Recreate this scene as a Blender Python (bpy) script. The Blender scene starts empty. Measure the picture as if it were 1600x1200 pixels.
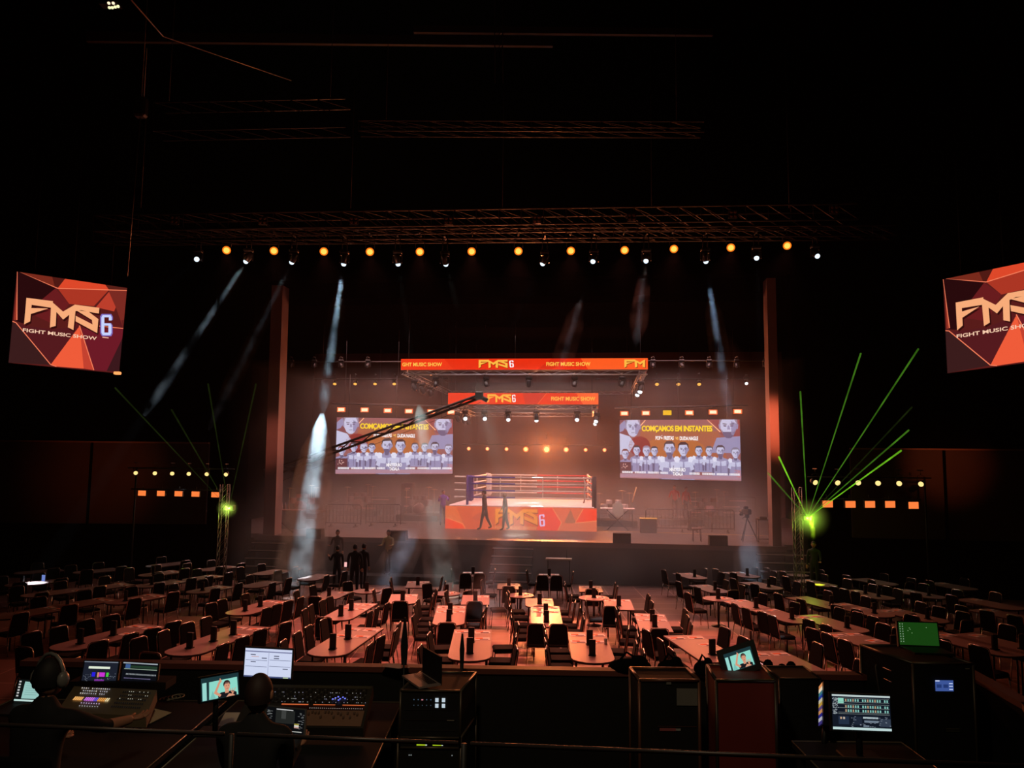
import bpy, math, random
from mathutils import Vector, Matrix, Quaternion
random.seed(7)
scn = bpy.context.scene
COL = scn.collection
PI = math.pi
# ------------------------------------------------------------ camera
W, H, F = 1600.0, 1200.0, 1200.0
CAMZ = 4.9
pitch, roll = math.radians(5.57), math.radians(0.6)
fwd = Vector((0, math.cos(pitch), math.sin(pitch)))
right0 = Vector((1, 0, 0)); up0 = right0.cross(fwd)
right = (right0*math.cos(roll) + up0*math.sin(roll)).normalized()
up = right.cross(fwd).normalized()
camd = bpy.data.cameras.new('camera'); cam = bpy.data.objects.new('camera', camd); COL.objects.link(cam)
camd.sensor_width = 36; camd.lens = 36*F/W; camd.clip_end = 300; camd.clip_start = 0.05
m3 = Matrix((right, up, -fwd)).transposed()
cam.matrix_world = Matrix.Translation((0, 0, CAMZ)) @ m3.to_4x4()
scn.camera = cam
CP = Vector((0, 0, CAMZ))
def ray(px, py): return fwd*F + right*(px-800) - up*(py-600)
def PT(px, py, Y):                       # photo point on the plane y = Y
    d = ray(px, py); return CP + d*(Y/d.y)
def PZ(px, py, z):                       # photo point on the plane z
    d = ray(px, py); return CP + d*((z-CAMZ)/d.z)
YAW = math.radians(-6.25)                # the stage is turned slightly
SO = Vector((0, 31.15, 0))
SA = Vector((math.cos(YAW), math.sin(YAW), 0)); SB = Vector((-math.sin(YAW), math.cos(YAW), 0))
def SW(a, b, z): return SO + SA*a + SB*b + Vector((0, 0, z))
def SL(p): d = p-SO; return d.dot(SA), d.dot(SB), d.z
def PS(px, py, b):                       # photo point on a plane parallel to the stage front
    d = ray(px, py); n = SB; t = (SO + SB*b - CP).dot(n)/d.dot(n); return CP + d*t
STZ = 1.65
# ------------------------------------------------------------ view, world, render hints
scn.view_settings.view_transform = 'Standard'; scn.view_settings.look = 'None'
scn.view_settings.exposure = 0.0; scn.view_settings.gamma = 1.0; scn.view_settings.use_curve_mapping = False
w = bpy.data.worlds.new('world'); scn.world = w; w.use_nodes = True
w.node_tree.nodes['Background'].inputs[0].default_value = (0.0, 0.0, 0.0, 1)
w.node_tree.nodes['Background'].inputs[1].default_value = 0.0
cy = scn.cycles
cy.use_denoising = True
cy.max_bounces = 4; cy.diffuse_bounces = 2; cy.glossy_bounces = 2; cy.transmission_bounces = 2; cy.volume_bounces = 0
cy.transparent_max_bounces = 6; cy.caustics_reflective = False; cy.caustics_refractive = False
cy.sample_clamp_indirect = 2.0; cy.use_light_tree = True
cy.volume_step_rate = 1.0; cy.volume_max_steps = 64
# ------------------------------------------------------------ materials
def lin(c): return tuple(((x/255.0)/12.92 if x/255.0 <= 0.04045 else ((x/255.0+0.055)/1.055)**2.4) for x in c)
MATS = {}
def mat(name, c, rough=0.6, metal=0.0, var=0.12, scale=6.0, spec=0.5):
    if name in MATS: return MATS[name]
    m = bpy.data.materials.new(name); m.use_nodes = True; nt = m.node_tree; b = nt.nodes['Principled BSDF']
    l = lin(c)
    b.inputs['Roughness'].default_value = rough; b.inputs['Metallic'].default_value = metal
    b.inputs['Specular IOR Level'].default_value = spec
    no = nt.nodes.new('ShaderNodeTexNoise'); no.inputs['Scale'].default_value = scale; no.inputs['Detail'].default_value = 3
    tc = nt.nodes.new('ShaderNodeTexCoord'); nt.links.new(tc.outputs['Object'], no.inputs['Vector'])
    mx = nt.nodes.new('ShaderNodeMix'); mx.data_type = 'RGBA'
    mx.inputs[6].default_value = tuple(x*(1-var) for x in l)+(1,); mx.inputs[7].default_value = tuple(min(1, x*(1+var)) for x in l)+(1,)
    nt.links.new(no.outputs['Fac'], mx.inputs[0]); nt.links.new(mx.outputs[2], b.inputs['Base Color'])
    MATS[name] = m; return m
def emit(name, c, s=1.0, sample=False):
    if name in MATS: return MATS[name]
    m = bpy.data.materials.new(name); m.use_nodes = True; nt = m.node_tree
    nt.nodes.remove(nt.nodes['Principled BSDF'])
    e = nt.nodes.new('ShaderNodeEmission'); e.inputs[0].default_value = lin(c)+(1,); e.inputs[1].default_value = s
    nt.links.new(e.outputs[0], nt.nodes['Material Output'].inputs[0])
    if not sample:
        try: m.cycles.emission_sampling = 'NONE'
        except Exception: pass
    MATS[name] = m; return m
def E(c, s=1.0): return emit('glow_%d_%d_%d_%s' % (int(c[0]), int(c[1]), int(c[2]), s), c, s)
def volmat(name, dens, c=(1, 1, 1), aniso=0.2, noise=None):
    m = bpy.data.materials.new(name); m.use_nodes = True; nt = m.node_tree
    nt.nodes.remove(nt.nodes['Principled BSDF'])
    v = nt.nodes.new('ShaderNodeVolumeScatter'); v.inputs['Color'].default_value = c+(1,)
    v.inputs['Density'].default_value = dens; v.inputs['Anisotropy'].default_value = aniso
    if noise:
        sc, lo, hi, pw = noise
        n = nt.nodes.new('ShaderNodeTexNoise'); n.inputs['Scale'].default_value = sc; n.inputs['Detail'].default_value = 2
        tc = nt.nodes.new('ShaderNodeTexCoord'); nt.links.new(tc.outputs['Object'], n.inputs['Vector'])
        r = nt.nodes.new('ShaderNodeMapRange'); r.inputs[1].default_value = lo; r.inputs[2].default_value = hi
        r.inputs[3].default_value = 0; r.inputs[4].default_value = dens*pw
        nt.links.new(n.outputs['Fac'], r.inputs[0]); nt.links.new(r.outputs[0], v.inputs['Density'])
    nt.links.new(v.outputs[0], nt.nodes['Material Output'].inputs['Volume'])
    return m
BLK = mat('black_paint', (18, 18, 19), 0.55); FAB = mat('black_fabric', (10, 9, 9), 0.95, spec=.2)
CHR = mat('dark_chrome', (200, 190, 180), 0.25, 1.0); ALU = mat('aluminium', (150, 150, 150), 0.4, 1.0)
GRY = mat('grey_plastic', (60, 60, 60), 0.5); WHT = mat('white_paint', (225, 225, 220), 0.5)
PAP = mat('paper', (245, 240, 235), 0.7)
# ------------------------------------------------------------ mesh building
class MB:
    def __init__(s): s.v = []; s.f = []; s.mi = []; s.ms = []; s.sm = []
    def mid(s, m):
        if m is None: return 0
        if m not in s.ms: s.ms.append(m)
        return s.ms.index(m)
    def add(s, vs, fs, m=None, smooth=False):
        o = len(s.v); s.v += [tuple(x) for x in vs]; i = s.mid(m)
        for f in fs: s.f.append([o+k for k in f]); s.mi.append(i); s.sm.append(smooth)
    def box(s, c, d, m=None, R=None):
        x, y, z = d[0]/2, d[1]/2, d[2]/2
        vs = [Vector(p) for p in ((-x,-y,-z),(x,-y,-z),(x,y,-z),(-x,y,-z),(-x,-y,z),(x,-y,z),(x,y,z),(-x,y,z))]
        if R is not None: vs = [R @ p for p in vs]
        c = Vector(c); s.add([p+c for p in vs], [(0,3,2,1),(4,5,6,7),(0,1,5,4),(1,2,6,5),(2,3,7,6),(3,0,4,7)], m)
    def bbox(s, c, d, bv=0.02, m=None):           # box with chamfered vertical and top edges
        x, y, z = d[0]/2, d[1]/2, d[2]/2; b = min(bv, x*.9, y*.9, z*.9); c = Vector(c)
        def ringp(i, zz): return [(-x+i,-y+b,zz),(-x+b,-y+i,zz),(x-b,-y+i,zz),(x-i,-y+b,zz),(x-i,y-b,zz),(x-b,y-i,zz),(-x+b,y-i,zz),(-x+i,y-b,zz)]
        rs = [ringp(b, -z), ringp(0, -z+b), ringp(0, z-b), ringp(b, z)]
        vs = [Vector(p)+c for r in rs for p in r]; fs = []
        for k in range(3):
            for j in range(8): fs.append((k*8+j, k*8+(j+1) % 8, (k+1)*8+(j+1) % 8, (k+1)*8+j))
        fs.append(tuple(range(7, -1, -1))); fs.append(tuple(range(24, 32))); s.add(vs, fs, m)
    def tube(s, pts, r, n=5, m=None, smooth=True, cap=True, rs=None):
        pts = [Vector(p) for p in pts]; vs = []; fs = []; prev = None
        for i, p in enumerate(pts):
            t = (pts[min(i+1, len(pts)-1)] - pts[max(i-1, 0)])
            t = t.normalized() if t.length > 1e-9 else Vector((0, 0, 1))
            if prev is None: a = t.orthogonal().normalized()
            else:
                a = (prev - t*prev.dot(t)); a = a.normalized() if a.length > 1e-6 else t.orthogonal().normalized()
            prev = a; b = t.cross(a); rr = rs[i] if rs else r
            for k in range(n): g = 2*PI*k/n; vs.append(p + a*(rr*math.cos(g)) + b*(rr*math.sin(g)))
        for i in range(len(pts)-1):
            for k in range(n): fs.append((i*n+k, i*n+(k+1) % n, (i+1)*n+(k+1) % n, (i+1)*n+k))
        if cap: fs.append(tuple(range(n-1, -1, -1))); fs.append(tuple((len(pts)-1)*n+k for k in range(n)))
        s.add(vs, fs, m, smooth)
    def prism(s, poly, z0, z1, m=None, M=None):
        n = len(poly); vs = [Vector((p[0], p[1], z0)) for p in poly]+[Vector((p[0], p[1], z1)) for p in poly]
        if M is not None: vs = [M @ p for p in vs]
        s.add(vs, [tuple(range(n-1, -1, -1)), tuple(range(n, 2*n))]+[(i, (i+1) % n, n+(i+1) % n, n+i) for i in range(n)], m)
    def lathe(s, prof, c=(0, 0, 0), n=12, m=None, M=None, smooth=True):
        vs = []; fs = []
        for r, z in prof:
            for k in range(n):
                g = 2*PI*k/n; p = Vector((r*math.cos(g), r*math.sin(g), z)); p = (M @ p) if M is not None else p
                vs.append(p+Vector(c))
        L = len(prof)
        for i in range(L-1):
            for k in range(n): fs.append((i*n+k, i*n+(k+1) % n, (i+1)*n+(k+1) % n, (i+1)*n+k))
        fs.append(tuple(range(n-1, -1, -1))); fs.append(tuple((L-1)*n+k for k in range(n)))
        s.add(vs, fs, m, smooth)
    def ball(s, c, r, m=None, nu=10, nv=7, M=None):
        rx, ry, rz = (r, r, r) if not hasattr(r, '__len__') else r
        vs = []; fs = []
        for j in range(1, nv):
            t = PI*j/nv
            for k in range(nu):
                g = 2*PI*k/nu; vs.append(Vector((rx*math.sin(t)*math.cos(g), ry*math.sin(t)*math.sin(g), rz*math.cos(t))))
        top = len(vs); vs += [Vector((0, 0, rz)), Vector((0, 0, -rz))]
        for j in range(nv-2):
            for k in range(nu): fs.append((j*nu+k, (j+1)*nu+k, (j+1)*nu+(k+1) % nu, j*nu+(k+1) % nu))
        for k in range(nu): fs.append((top, k, (k+1) % nu)); fs.append((top+1, (nv-2)*nu+(k+1) % nu, (nv-2)*nu+k))
        if M is not None: vs = [M @ p for p in vs]
        s.add([p+Vector(c) for p in vs], fs, m, True)
    def mesh(s, name, m=None):
        me = bpy.data.meshes.new(name); me.from_pydata(s.v, [], s.f)
        for x in (s.ms or [m]): me.materials.append(x)
        if s.ms: me.polygons.foreach_set('material_index', s.mi)
        me.polygons.foreach_set('use_smooth', s.sm); me.update(); return me
    def build(s, name, m=None, parent=None, loc=None, rot=None):
        return link(name, s.mesh(name, m), parent, loc, rot)
def link(name, me, parent=None, loc=None, rot=None):
    o = bpy.data.objects.new(name, me); COL.objects.link(o)
    if parent: o.parent = parent
    if loc is not None: o.location = loc
    if rot is not None: o.rotation_euler = rot
    return o
def thing(name, label, cat, loc=(0, 0, 0), rz=0.0, group=None):
    o = bpy.data.objects.new(name, None); COL.objects.link(o); o.location = loc; o.rotation_euler = (0, 0, rz)
    o.empty_display_size = 0.1; tag(o, label, cat, group); return o
def tag(o, label, cat, group=None):
    o['label'] = label; o['category'] = cat
    if group: o['group'] = group
    return o
def struct(name, mb, m=None):
    o = mb.build(name, m); o['kind'] = 'structure'; return o
KIDS = {}
def kids(o):
    return [c for c in COL.objects if c.parent == o]
def dup(proto, loc, rz, label, group=None, kk=None):
    r = proto.copy(); COL.objects.link(r); r.location = loc; r.rotation_euler = (0, 0, rz); r['label'] = label
    if group: r['group'] = group
    for ch in kk:
        c = ch.copy(); COL.objects.link(c); c.parent = r
    return r
# ------------------------------------------------------------ flat art on real panels
class Quad:
    def __init__(s, TL, TR, BL):
        s.O = Vector(TL); s.U = Vector(TR)-s.O; s.V = Vector(BL)-s.O; s.N = s.U.cross(s.V).normalized()
        if s.N.dot(CP-s.O) < 0: s.N = -s.N
        s.w, s.h = s.U.length, s.V.length
    def pt(s, u, v, w=0.0): return s.O + s.U*u + s.V*v + s.N*w
    def uv(s, px, py):
        d = ray(px, py); t = (s.O-CP).dot(s.N)/d.dot(s.N); p = CP+d*t-s.O
        a, b, c = s.U.dot(s.U), s.U.dot(s.V), s.V.dot(s.V); e, f = p.dot(s.U), p.dot(s.V); D = a*c-b*b
        return ((e*c-f*b)/D, (f*a-e*b)/D)
def art(mb, q, pts, m, layer, M=None):
    pts = [(min(1, max(0, u)), min(1, max(0, v))) for u, v in pts]
    vs = [q.pt(u, v, 0.004+0.0035*layer) for u, v in pts]
    n = (vs[1]-vs[0]).cross(vs[-1]-vs[0]) if len(vs) > 2 else q.N
    idx = list(range(len(vs)))
    if sum(((vs[i]-vs[0]).cross(vs[i+1]-vs[0])).dot(q.N) for i in range(1, len(vs)-1)) < 0: idx.reverse()
    mb.add(vs, [idx], m)
def arect(mb, q, u0, v0, u1, v1, m, layer): art(mb, q, [(u0, v0), (u1, v0), (u1, v1), (u0, v1)], m, layer)
def aline(mb, q, a, b, wd, m, layer):
    k = q.w/q.h; d = Vector(((b[0]-a[0])*k, b[1]-a[1])); n = Vector((-d.y, d.x)).normalized()*wd/2; n = Vector((n.x/k, n.y))
    art(mb, q, [(a[0]+n.x, a[1]+n.y), (b[0]+n.x, b[1]+n.y), (b[0]-n.x, b[1]-n.y), (a[0]-n.x, a[1]-n.y)], m, layer)
def aell(mb, q, cu, cv, ru, rv, m, layer, n=14, a0=0.0, a1=2*PI):
    art(mb, q, [(cu+ru*math.cos(a0+(a1-a0)*k/n), cv+rv*math.sin(a0+(a1-a0)*k/n)) for k in range(n)], m, layer)
TXT = {}
def text_geo(s, bold=0.0, space=1.0):
    key = (s, bold, space)
    if key not in TXT:
        c = bpy.data.curves.new('t', 'FONT'); c.body = s; c.size = 1; c.offset = bold; c.space_character = space; c.resolution_u = 3
        o = bpy.data.objects.new('t', c); COL.objects.link(o)
        dg = bpy.context.evaluated_depsgraph_get(); me = bpy.data.meshes.new_from_object(o.evaluated_get(dg))
        vs = [tuple(v.co) for v in me.vertices]; fs = [tuple(p.vertices) for p in me.polygons]
        bpy.data.objects.remove(o); bpy.data.meshes.remove(me); bpy.data.curves.remove(c)
        xs = [v[0] for v in vs]; ys = [v[1] for v in vs]
        TXT[key] = (vs, fs, min(xs), max(xs), min(ys), max(ys))
    return TXT[key]
def atext(mb, q, s, u0, v0, u1, v1, m, layer, bold=0.012, space=1.0, clip=None):
    """text stretched to fill the uv rectangle; clip = minimum u"""
    vs, fs, x0, x1, y0, y1 = text_geo(s, bold, space); out = []
    uvs = [(u0+(x-x0)/(x1-x0)*(u1-u0), v1-(y-y0)/(y1-y0)*(v1-v0)) for x, y, z in vs]
    keep = fs
    if clip: keep = [f for f in fs if all(clip[0] <= uvs[i][0] <= clip[1] for i in f)]
    mb.add([q.pt(u, v, 0.004+0.0035*layer) for u, v in uvs], keep, m)
def panel(mb, q, thick, m, mg=0.0):
    """solid slab behind a quad"""
    a, b = mg/q.w, mg/q.h
    fr = [q.pt(-a, -b), q.pt(1+a, -b), q.pt(1+a, 1+b), q.pt(-a, 1+b)]
    bk = [p-q.N*thick for p in fr]
    mb.add(fr+bk, [(0, 3, 2, 1), (4, 5, 6, 7), (0, 1, 5, 4), (1, 2, 6, 5), (2, 3, 7, 6), (3, 0, 4, 7)], m)
# ------------------------------------------------------------ lamps of the rig: positions and where they point
def spot(name, loc, aim, power, c, deg, blend=0.5, rad=0.06):
    d = bpy.data.lights.new(name, 'SPOT'); d.energy = power; d.color = c; d.spot_size = math.radians(deg); d.spot_blend = blend
    d.shadow_soft_size = rad; o = bpy.data.objects.new(name, d); COL.objects.link(o); o.location = loc
    o.rotation_euler = (Vector(aim)-Vector(loc)).to_track_quat('-Z', 'Y').to_euler(); return o
BEAMK, WASHK, STAGEK, GLOWK, STAGED = 4.0, 1.5, 0.27, 2.2, 0.055
AMB = (1.0, 0.25, 0.17); RED = (1.0, 0.16, 0.08); COOL = (0.72, 0.88, 1.0); ORG = (1.0, 0.24, 0.07)
TR_Y = 26.0                                  # the front truss
AMBER = [(354, 391), (428, 392), (506, 393), (578, 393.5), (656, 393.5), (737, 393), (810, 392.5), (892, 392), (976, 391), (1053, 389), (1142, 387), (1230, 384)]
AMBER_P = [PT(x, y, TR_Y) for x, y in AMBER]
MOV = [  # lens px, landing px, landing z, power, deg, colour
    ((309, 405), (40, 640), None, 900, 3.0, COOL), ((388, 404), (52, 911), 0.75, 16000, 3.2, COOL), ((459, 405), (205, 915), 0.0, 900, 3.0, COOL),
    ((538, 407), (462, 935), 0.0, 20000, 4.6, (.6, .85, 1)), ((621, 407), (698, 932), 0.0, 4500, 4.4, (.68, .95, .9)), ((695, 408), (808, 836), STZ, 8000, 5.0, (.75, 1, .85)),
    ((851, 407), (598, 925), 0.0, 4200, 3.6, (.55, .75, 1)), ((928, 405), (752, 975), 0.8, 3400, 3.0, COOL), ((1010, 404), (942, 972), 0.8, 3200, 3.4, COOL),
    ((1102, 403), (1180, 925), 0.0, 4200, 4.2, (.55, .75, 1)), ((1182, 400), (1214, 1014), 0.35, 4500, 3.0, COOL), ((1274, 398), (1500, 650), None, 500, 3.0, (.5, .6, 1))]
MOV_P = []
for (p, l, z, pw, dg, c) in MOV:
    a = PT(p[0], p[1], TR_Y-0.15)
    b = Vector((6.0, 17.9, .35)) if p[0] == 1182 else PZ(l[0], l[1], z) if z is not None else PT(l[0], l[1], 14 if l[0] < 800 else 20)
    MOV_P.append((a, b, pw, dg, c))
    spot('beam_lamp', a+Vector((0, 0, .03))+(b-a).normalized()*0.3, b, pw*BEAMK, c, dg, 0.25, 0.08)
for i, p in enumerate(AMBER_P):              # amber floods wash the tables from behind
    spot('amber_lamp', p+Vector((0, -.12, -.1)), (p.x*0.38, 18.5, 0), 1500*WASHK*(1-.68*abs(p.x)/11), AMB, 66, 1.0, 0.12)
# added unseen warm fill that brightens the control desks
spot('desk_fill_light', (-0.5, 2.2, 7.6), (-0.3, 6.2, 2.8), 180, (1, .78, .5), 100, 1.0, .2)
for f in (-9, -4.5, 0, 4.5, 9): 
    d = bpy.data.lights.new('truss_spill', 'POINT'); d.energy = 14; d.color = (1, .3, .16); d.shadow_soft_size = .2; o = bpy.data.objects.new('truss_spill', d); COL.objects.link(o); o.location = (f, TR_Y-.7, 11.2)  # added point lights standing in for lamp spill on the truss
for px, py, Y, pw in ((150, 735, 31, 190), (1478, 722, 28.6, 330)): q_ = PT(px, py, Y); spot('wall_fill_light', q_+Vector((1.5 if px < 800 else -1.5, -5, .5)), q_, pw, (1, .22, .08), 60 if px < 800 else 40, 1.0, .2)  # added unseen spots that brighten the side walls
# added unseen area washes that light the stage haze
def area(name, loc, aim, sx, sy, pw, c, spread=140):
    d = bpy.data.lights.new(name, 'AREA'); d.shape = 'RECTANGLE'; d.size = sx; d.size_y = sy; d.energy = pw; d.color = c; d.spread = math.radians(spread)
    o = bpy.data.objects.new(name, d); COL.objects.link(o); o.location = loc; o.rotation_euler = (Vector(aim)-Vector(loc)).to_track_quat('-Z', 'Y').to_euler(); return o
for a, b, z, a2, b2, sx, sy, pw, c in ((-7, 5, 10.6, -7, 6, 5, 5, 1300, (1, .48, .43)), (0, 7, 10.8, 0, 7.5, 5, 5, 1700, (1, .64, .6)), (7, 5, 10.6, 7, 6, 5, 5, 1600, (1, .50, .48)), (0, 1.0, 10.8, 0, 3.5, 14, .6, 1500, (1, .7, .68))):
    area('stage_wash_fill', SW(a, b, z), SW(a2, b2, 1.6), sx, sy, pw*STAGEK, c)
for px, py, pw, c in ((418, 690, 1400, (1, .3, .2)), (1208, 665, 9500, (1, .22, .1))): p = PS(px, py, .1); spot('post_fill_light', p+Vector((3.5 if px < 800 else -3.5, -6, 2.5)), p, pw, c, 20, 1.0, .2)  # added unseen spots that tint the proscenium posts orange
# ------------------------------------------------------------ haze
def haze(name, lo, hi, m, label, rz=0.0, loc=(0, 0, 0)):
    b = MB(); b.box([(lo[i]+hi[i])/2 for i in range(3)], [hi[i]-lo[i] for i in range(3)]); o = b.build(name, m, None, loc, (0, 0, rz))
    tag(o, label, 'haze'); o['kind'] = 'stuff'; return o
def grad_haze(name):
    m = volmat(name, STAGED, (1, .95, .95), 0.0, (.35, .2, .75, 1.0)); nt = m.node_tree
    v = [n for n in nt.nodes if n.type == 'VOLUME_SCATTER'][0]; src = v.inputs['Density'].links[0].from_socket
    tc = [n for n in nt.nodes if n.type == 'TEX_COORD'][0]; sx = nt.nodes.new('ShaderNodeSeparateXYZ'); nt.links.new(tc.outputs['Object'], sx.inputs[0])
    r = nt.nodes.new('ShaderNodeMapRange'); r.interpolation_type = 'SMOOTHERSTEP'; r.inputs[1].default_value = 1.5; r.inputs[2].default_value = 5.2; r.inputs[3].default_value = 1.9; r.inputs[4].default_value = .3
    nt.links.new(sx.outputs[2], r.inputs[0]); mu = nt.nodes.new('ShaderNodeMath'); mu.operation = 'MULTIPLY'; nt.links.new(src, mu.inputs[0]); nt.links.new(r.outputs[0], mu.inputs[1]); nt.links.new(mu.outputs[0], v.inputs['Density']); return m
haze('hall_haze', (-24, 0.5, -0.05), (24, 26.9, 15.5), volmat('hall_haze_air', 0.00025, (1, 1, 1), 0.0), 'thin haze hanging in the dark hall over the tables')
haze('stage_haze', (-10.95, -2.4, 0.02), (10.95, 15.8, 8.7), grad_haze('stage_haze_air'), 'thick pinkish smoke drifting over the stage', YAW, SO)
# ------------------------------------------------------------ the setting
def floor_mat():
    m = mat('floor_board', (172, 120, 108), 0.42, 0, .1, 1.5); nt = m.node_tree
    b = nt.nodes['Principled BSDF']; br = nt.nodes.new('ShaderNodeTexBrick'); br.offset = 0
    br.inputs['Scale'].default_value = 1; br.inputs['Brick Width'].default_value = 1.2; br.inputs['Row Height'].default_value = 0.9
    br.inputs['Mortar Size'].default_value = 0.012; br.inputs['Color1'].default_value = lin((165, 118, 105))+(1,); br.inputs['Color2'].default_value = lin((140, 98, 88))+(1,)
    br.inputs['Mortar'].default_value = lin((230, 180, 165))+(1,)
    tc = nt.nodes.new('ShaderNodeTexCoord'); nt.links.new(tc.outputs['Object'], br.inputs['Vector']); nt.links.new(br.outputs['Color'], b.inputs['Base Color'])
    return m
FLR = floor_mat()
WL = mat('wall_wood', (60, 36, 26), 0.7, 0, .25, 1.2); DRK = mat('black_drape', (4, 3, 3), 1.0, spec=0); CEIL = mat('ceiling_black', (1, 1, 1), 1.0, spec=0)
TIERS = [(22.4, 60, 0.0), (16.0, 22.4, 0.35), (8.6, 16.0, 0.76)]
b = MB(); b.box((0, 26.5, -0.15), (60, 8.2+1.0, 0.3), FLR); b.box((0, 19.2, 0.025), (60, 6.4, 0.65), FLR); b.box((0, 11.8, 0.23), (60, 8.4, 1.06), FLR)
struct('floor', b)
b = MB(); b.box((0, 22.405, .33), (60, .03, .04)); b.box((0, 16.005, .74), (60, .03, .04)); struct('trim_1', b, mat('step_nosing', (70, 50, 42), .5))
b = MB(); b.box((0, 3.95, 1.5), (14, 7.9, 1.0)); struct('floor', b, mat('control_riser_carpet', (12, 10, 10), .95))
b = MB(); b.box((0, 30, 20.2), (64, 62, 0.3)); struct('ceiling', b, CEIL)
# side walls: warm wood band with dark drape above and below
def side_wall(name, px0, px1, Y0, Y1, seams):
    b = MB(); z0, z1, z2 = 0.0, 16.0, 0
    p0 = PT(px0, 700, Y0); p1 = PT(px1, 700, Y1); p0.z = p1.z = 0
    d = (p1-p0).normalized(); n = Vector((-d.y, d.x, 0)); n = n if n.dot(CP-p0) > 0 else -n; L = (p1-p0).length
    R = Matrix((d, n, Vector((0, 0, 1)))).transposed(); mid = (p0+p1)/2
    b.box(mid+Vector((0, 0, 8)), (L, .3, 16), DRK, R)
    b.box(mid+n*.2+Vector((0, 0, (5.4+2.1)/2)), (L, .12, 5.4-2.1), WL, R)
    for s in seams: b.box(p0+d*(L*s)+n*.27+Vector((0, 0, 3.75)), (.1, .05, 3.3), DRK, R)
    b.box(mid+n*.28+Vector((0, 0, 5.42)), (L, .2, .06), mat('wall_ledge', (120, 80, 60), .5), R)
    return struct(name, b)
side_wall('wall_left', -600, 330, 31.2, 32.2, (.3, .62, .8)); side_wall('wall_right', 1325, 2100, 29.4, 27.0, (.2, .38, .6))
b = MB()
for a0, a1 in ((-27, -11.15), (11.1, 27)): b.box(((a0+a1)/2, .4, 8), (a1-a0, .6, 16))
b.box((0, .4, 14.2), (22.4, .6, 3.6)); b.box((0, .4, 18), (54, .6, 4)); o = struct('wall_front', b, DRK); o.location = SO; o.rotation_euler = (0, 0, YAW)
# proscenium posts
for side, x0, x1, y0, y1 in (('left', 425, 442, 411, 429), ('right', 1198, 1212, 1207, 1221)):
    aB0, _, _ = SL(PS(y0, 832, .1)); aB1, _, _ = SL(PS(y1, 832, .1)); aT0, _, _ = SL(PS(x0, 440, .1)); aT1, _, _ = SL(PS(x1, 440, .1))
    b = MB(); zt = 12.2; zb = STZ
    vs = [(aB0, .1, zb), (aB1, .1, zb), (aB1, .8, zb), (aB0, .8, zb), (aT0, .1, zt), (aT1, .1, zt), (aT1, .8, zt), (aT0, .8, zt)]
    b.add([Vector(v) for v in vs], [(0,3,2,1),(4,5,6,7),(0,1,5,4),(1,2,6,5),(2,3,7,6),(3,0,4,7)])
    o = struct('trim_2' if side == 'left' else 'trim_3', b, mat('proscenium_plaster', (120, 92, 88), .75, 0, .08, 3)); o.location = SO; o.rotation_euler = (0, 0, YAW)
# stage deck, fascia, back wall, wings
b = MB(); b.box((0, 8, STZ-.1), (21.4, 16, .2), mat('stage_deck', (84, 70, 68), .4, 0, .12, 1.0)); b.box((0, 8.05, (STZ-.2)/2), (21.3, 15.9, STZ-.2), mat('stage_fascia', (48, 38, 37), .7))
b.box((0, 8.4, STZ-.11), (29, 15.2, .18), mat('stage_deck', (84, 70, 68), .4)); b.box((0, -.01, STZ-.05), (21.4, .04, .1), mat('stage_nosing', (90, 70, 66), .5))
o = struct('floor', b); o.name = 'floor_stage'; o.location = SO; o.rotation_euler = (0, 0, YAW)
b = MB(); b.box((0, 16.2, 6.5), (29.4, .3, 10.2)); o = struct('wall_back', b, mat('backdrop_cloth', (70, 42, 38), .95, 0, .2, .8)); o.location = SO; o.rotation_euler = (0, 0, YAW)
b = MB()
b.box((0, 8.6, 11.6), (29.4, 15.4, .3)); o = struct('ceiling_stage', b, DRK); o.location = SO; o.rotation_euler = (0, 0, YAW)
for nm, sx in (('wall_stage_left', -1), ('wall_stage_right', 1)): b = MB(); b.box((sx*14.6, 8.6, 6.5), (.3, 15, 10.2)); o = struct(nm, b, DRK); o.location = SO; o.rotation_euler = (0, 0, YAW)
# stairs up to the stage
def stairs(px0, px1, n, label, lit):
    a0 = SL(PZ(px0, 880, .6))[0]; a1 = SL(PZ(px1, 880, .6))[0]; wd = a1-a0
    t = thing('stage_stairs', label, 'stairs', SW((a0+a1)/2, -.02, 0), YAW)
    for k in range(n):
        z = STZ*(k+1)/(n+1); y = -(n-k)*.28
        b = MB(); b.box((0, y+.14, z-.03), (wd, .28, .06)); s = b.build('step', mat('stair_tread', (20, 16, 16), .6), t)
        b = MB(); b.box((0, y+.005, z-.008), (wd, .015, .018)); b.build('nosing', mat('stair_edge', lit, .4), s)
    for s in (-1, 1): b = MB(); b.prism([(-(n)*.28, 0), (-(n)*.28, STZ/(n+1)-.06), (-.02, STZ*n/(n+1)-.06), (-.02, 0)], -.02, .02, None, Matrix(((0, 0, 1, s*(wd/2-.03)), (1, 0, 0, 0), (0, 1, 0, 0), (0, 0, 0, 1)))); b.build('stringer', mat('stair_side', (20, 16, 16), .8), t)
stairs(776, 838, 5, 'dark centre stairs with pale edges leading up to the ring', (190, 165, 160))
stairs(384, 440, 5, 'dark stairs up to the stage beside the smoky pale beam', (120, 110, 105))
stairs(1158, 1232, 5, 'dark stairs up to the stage below the tripod camera', (90, 75, 72))
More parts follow.
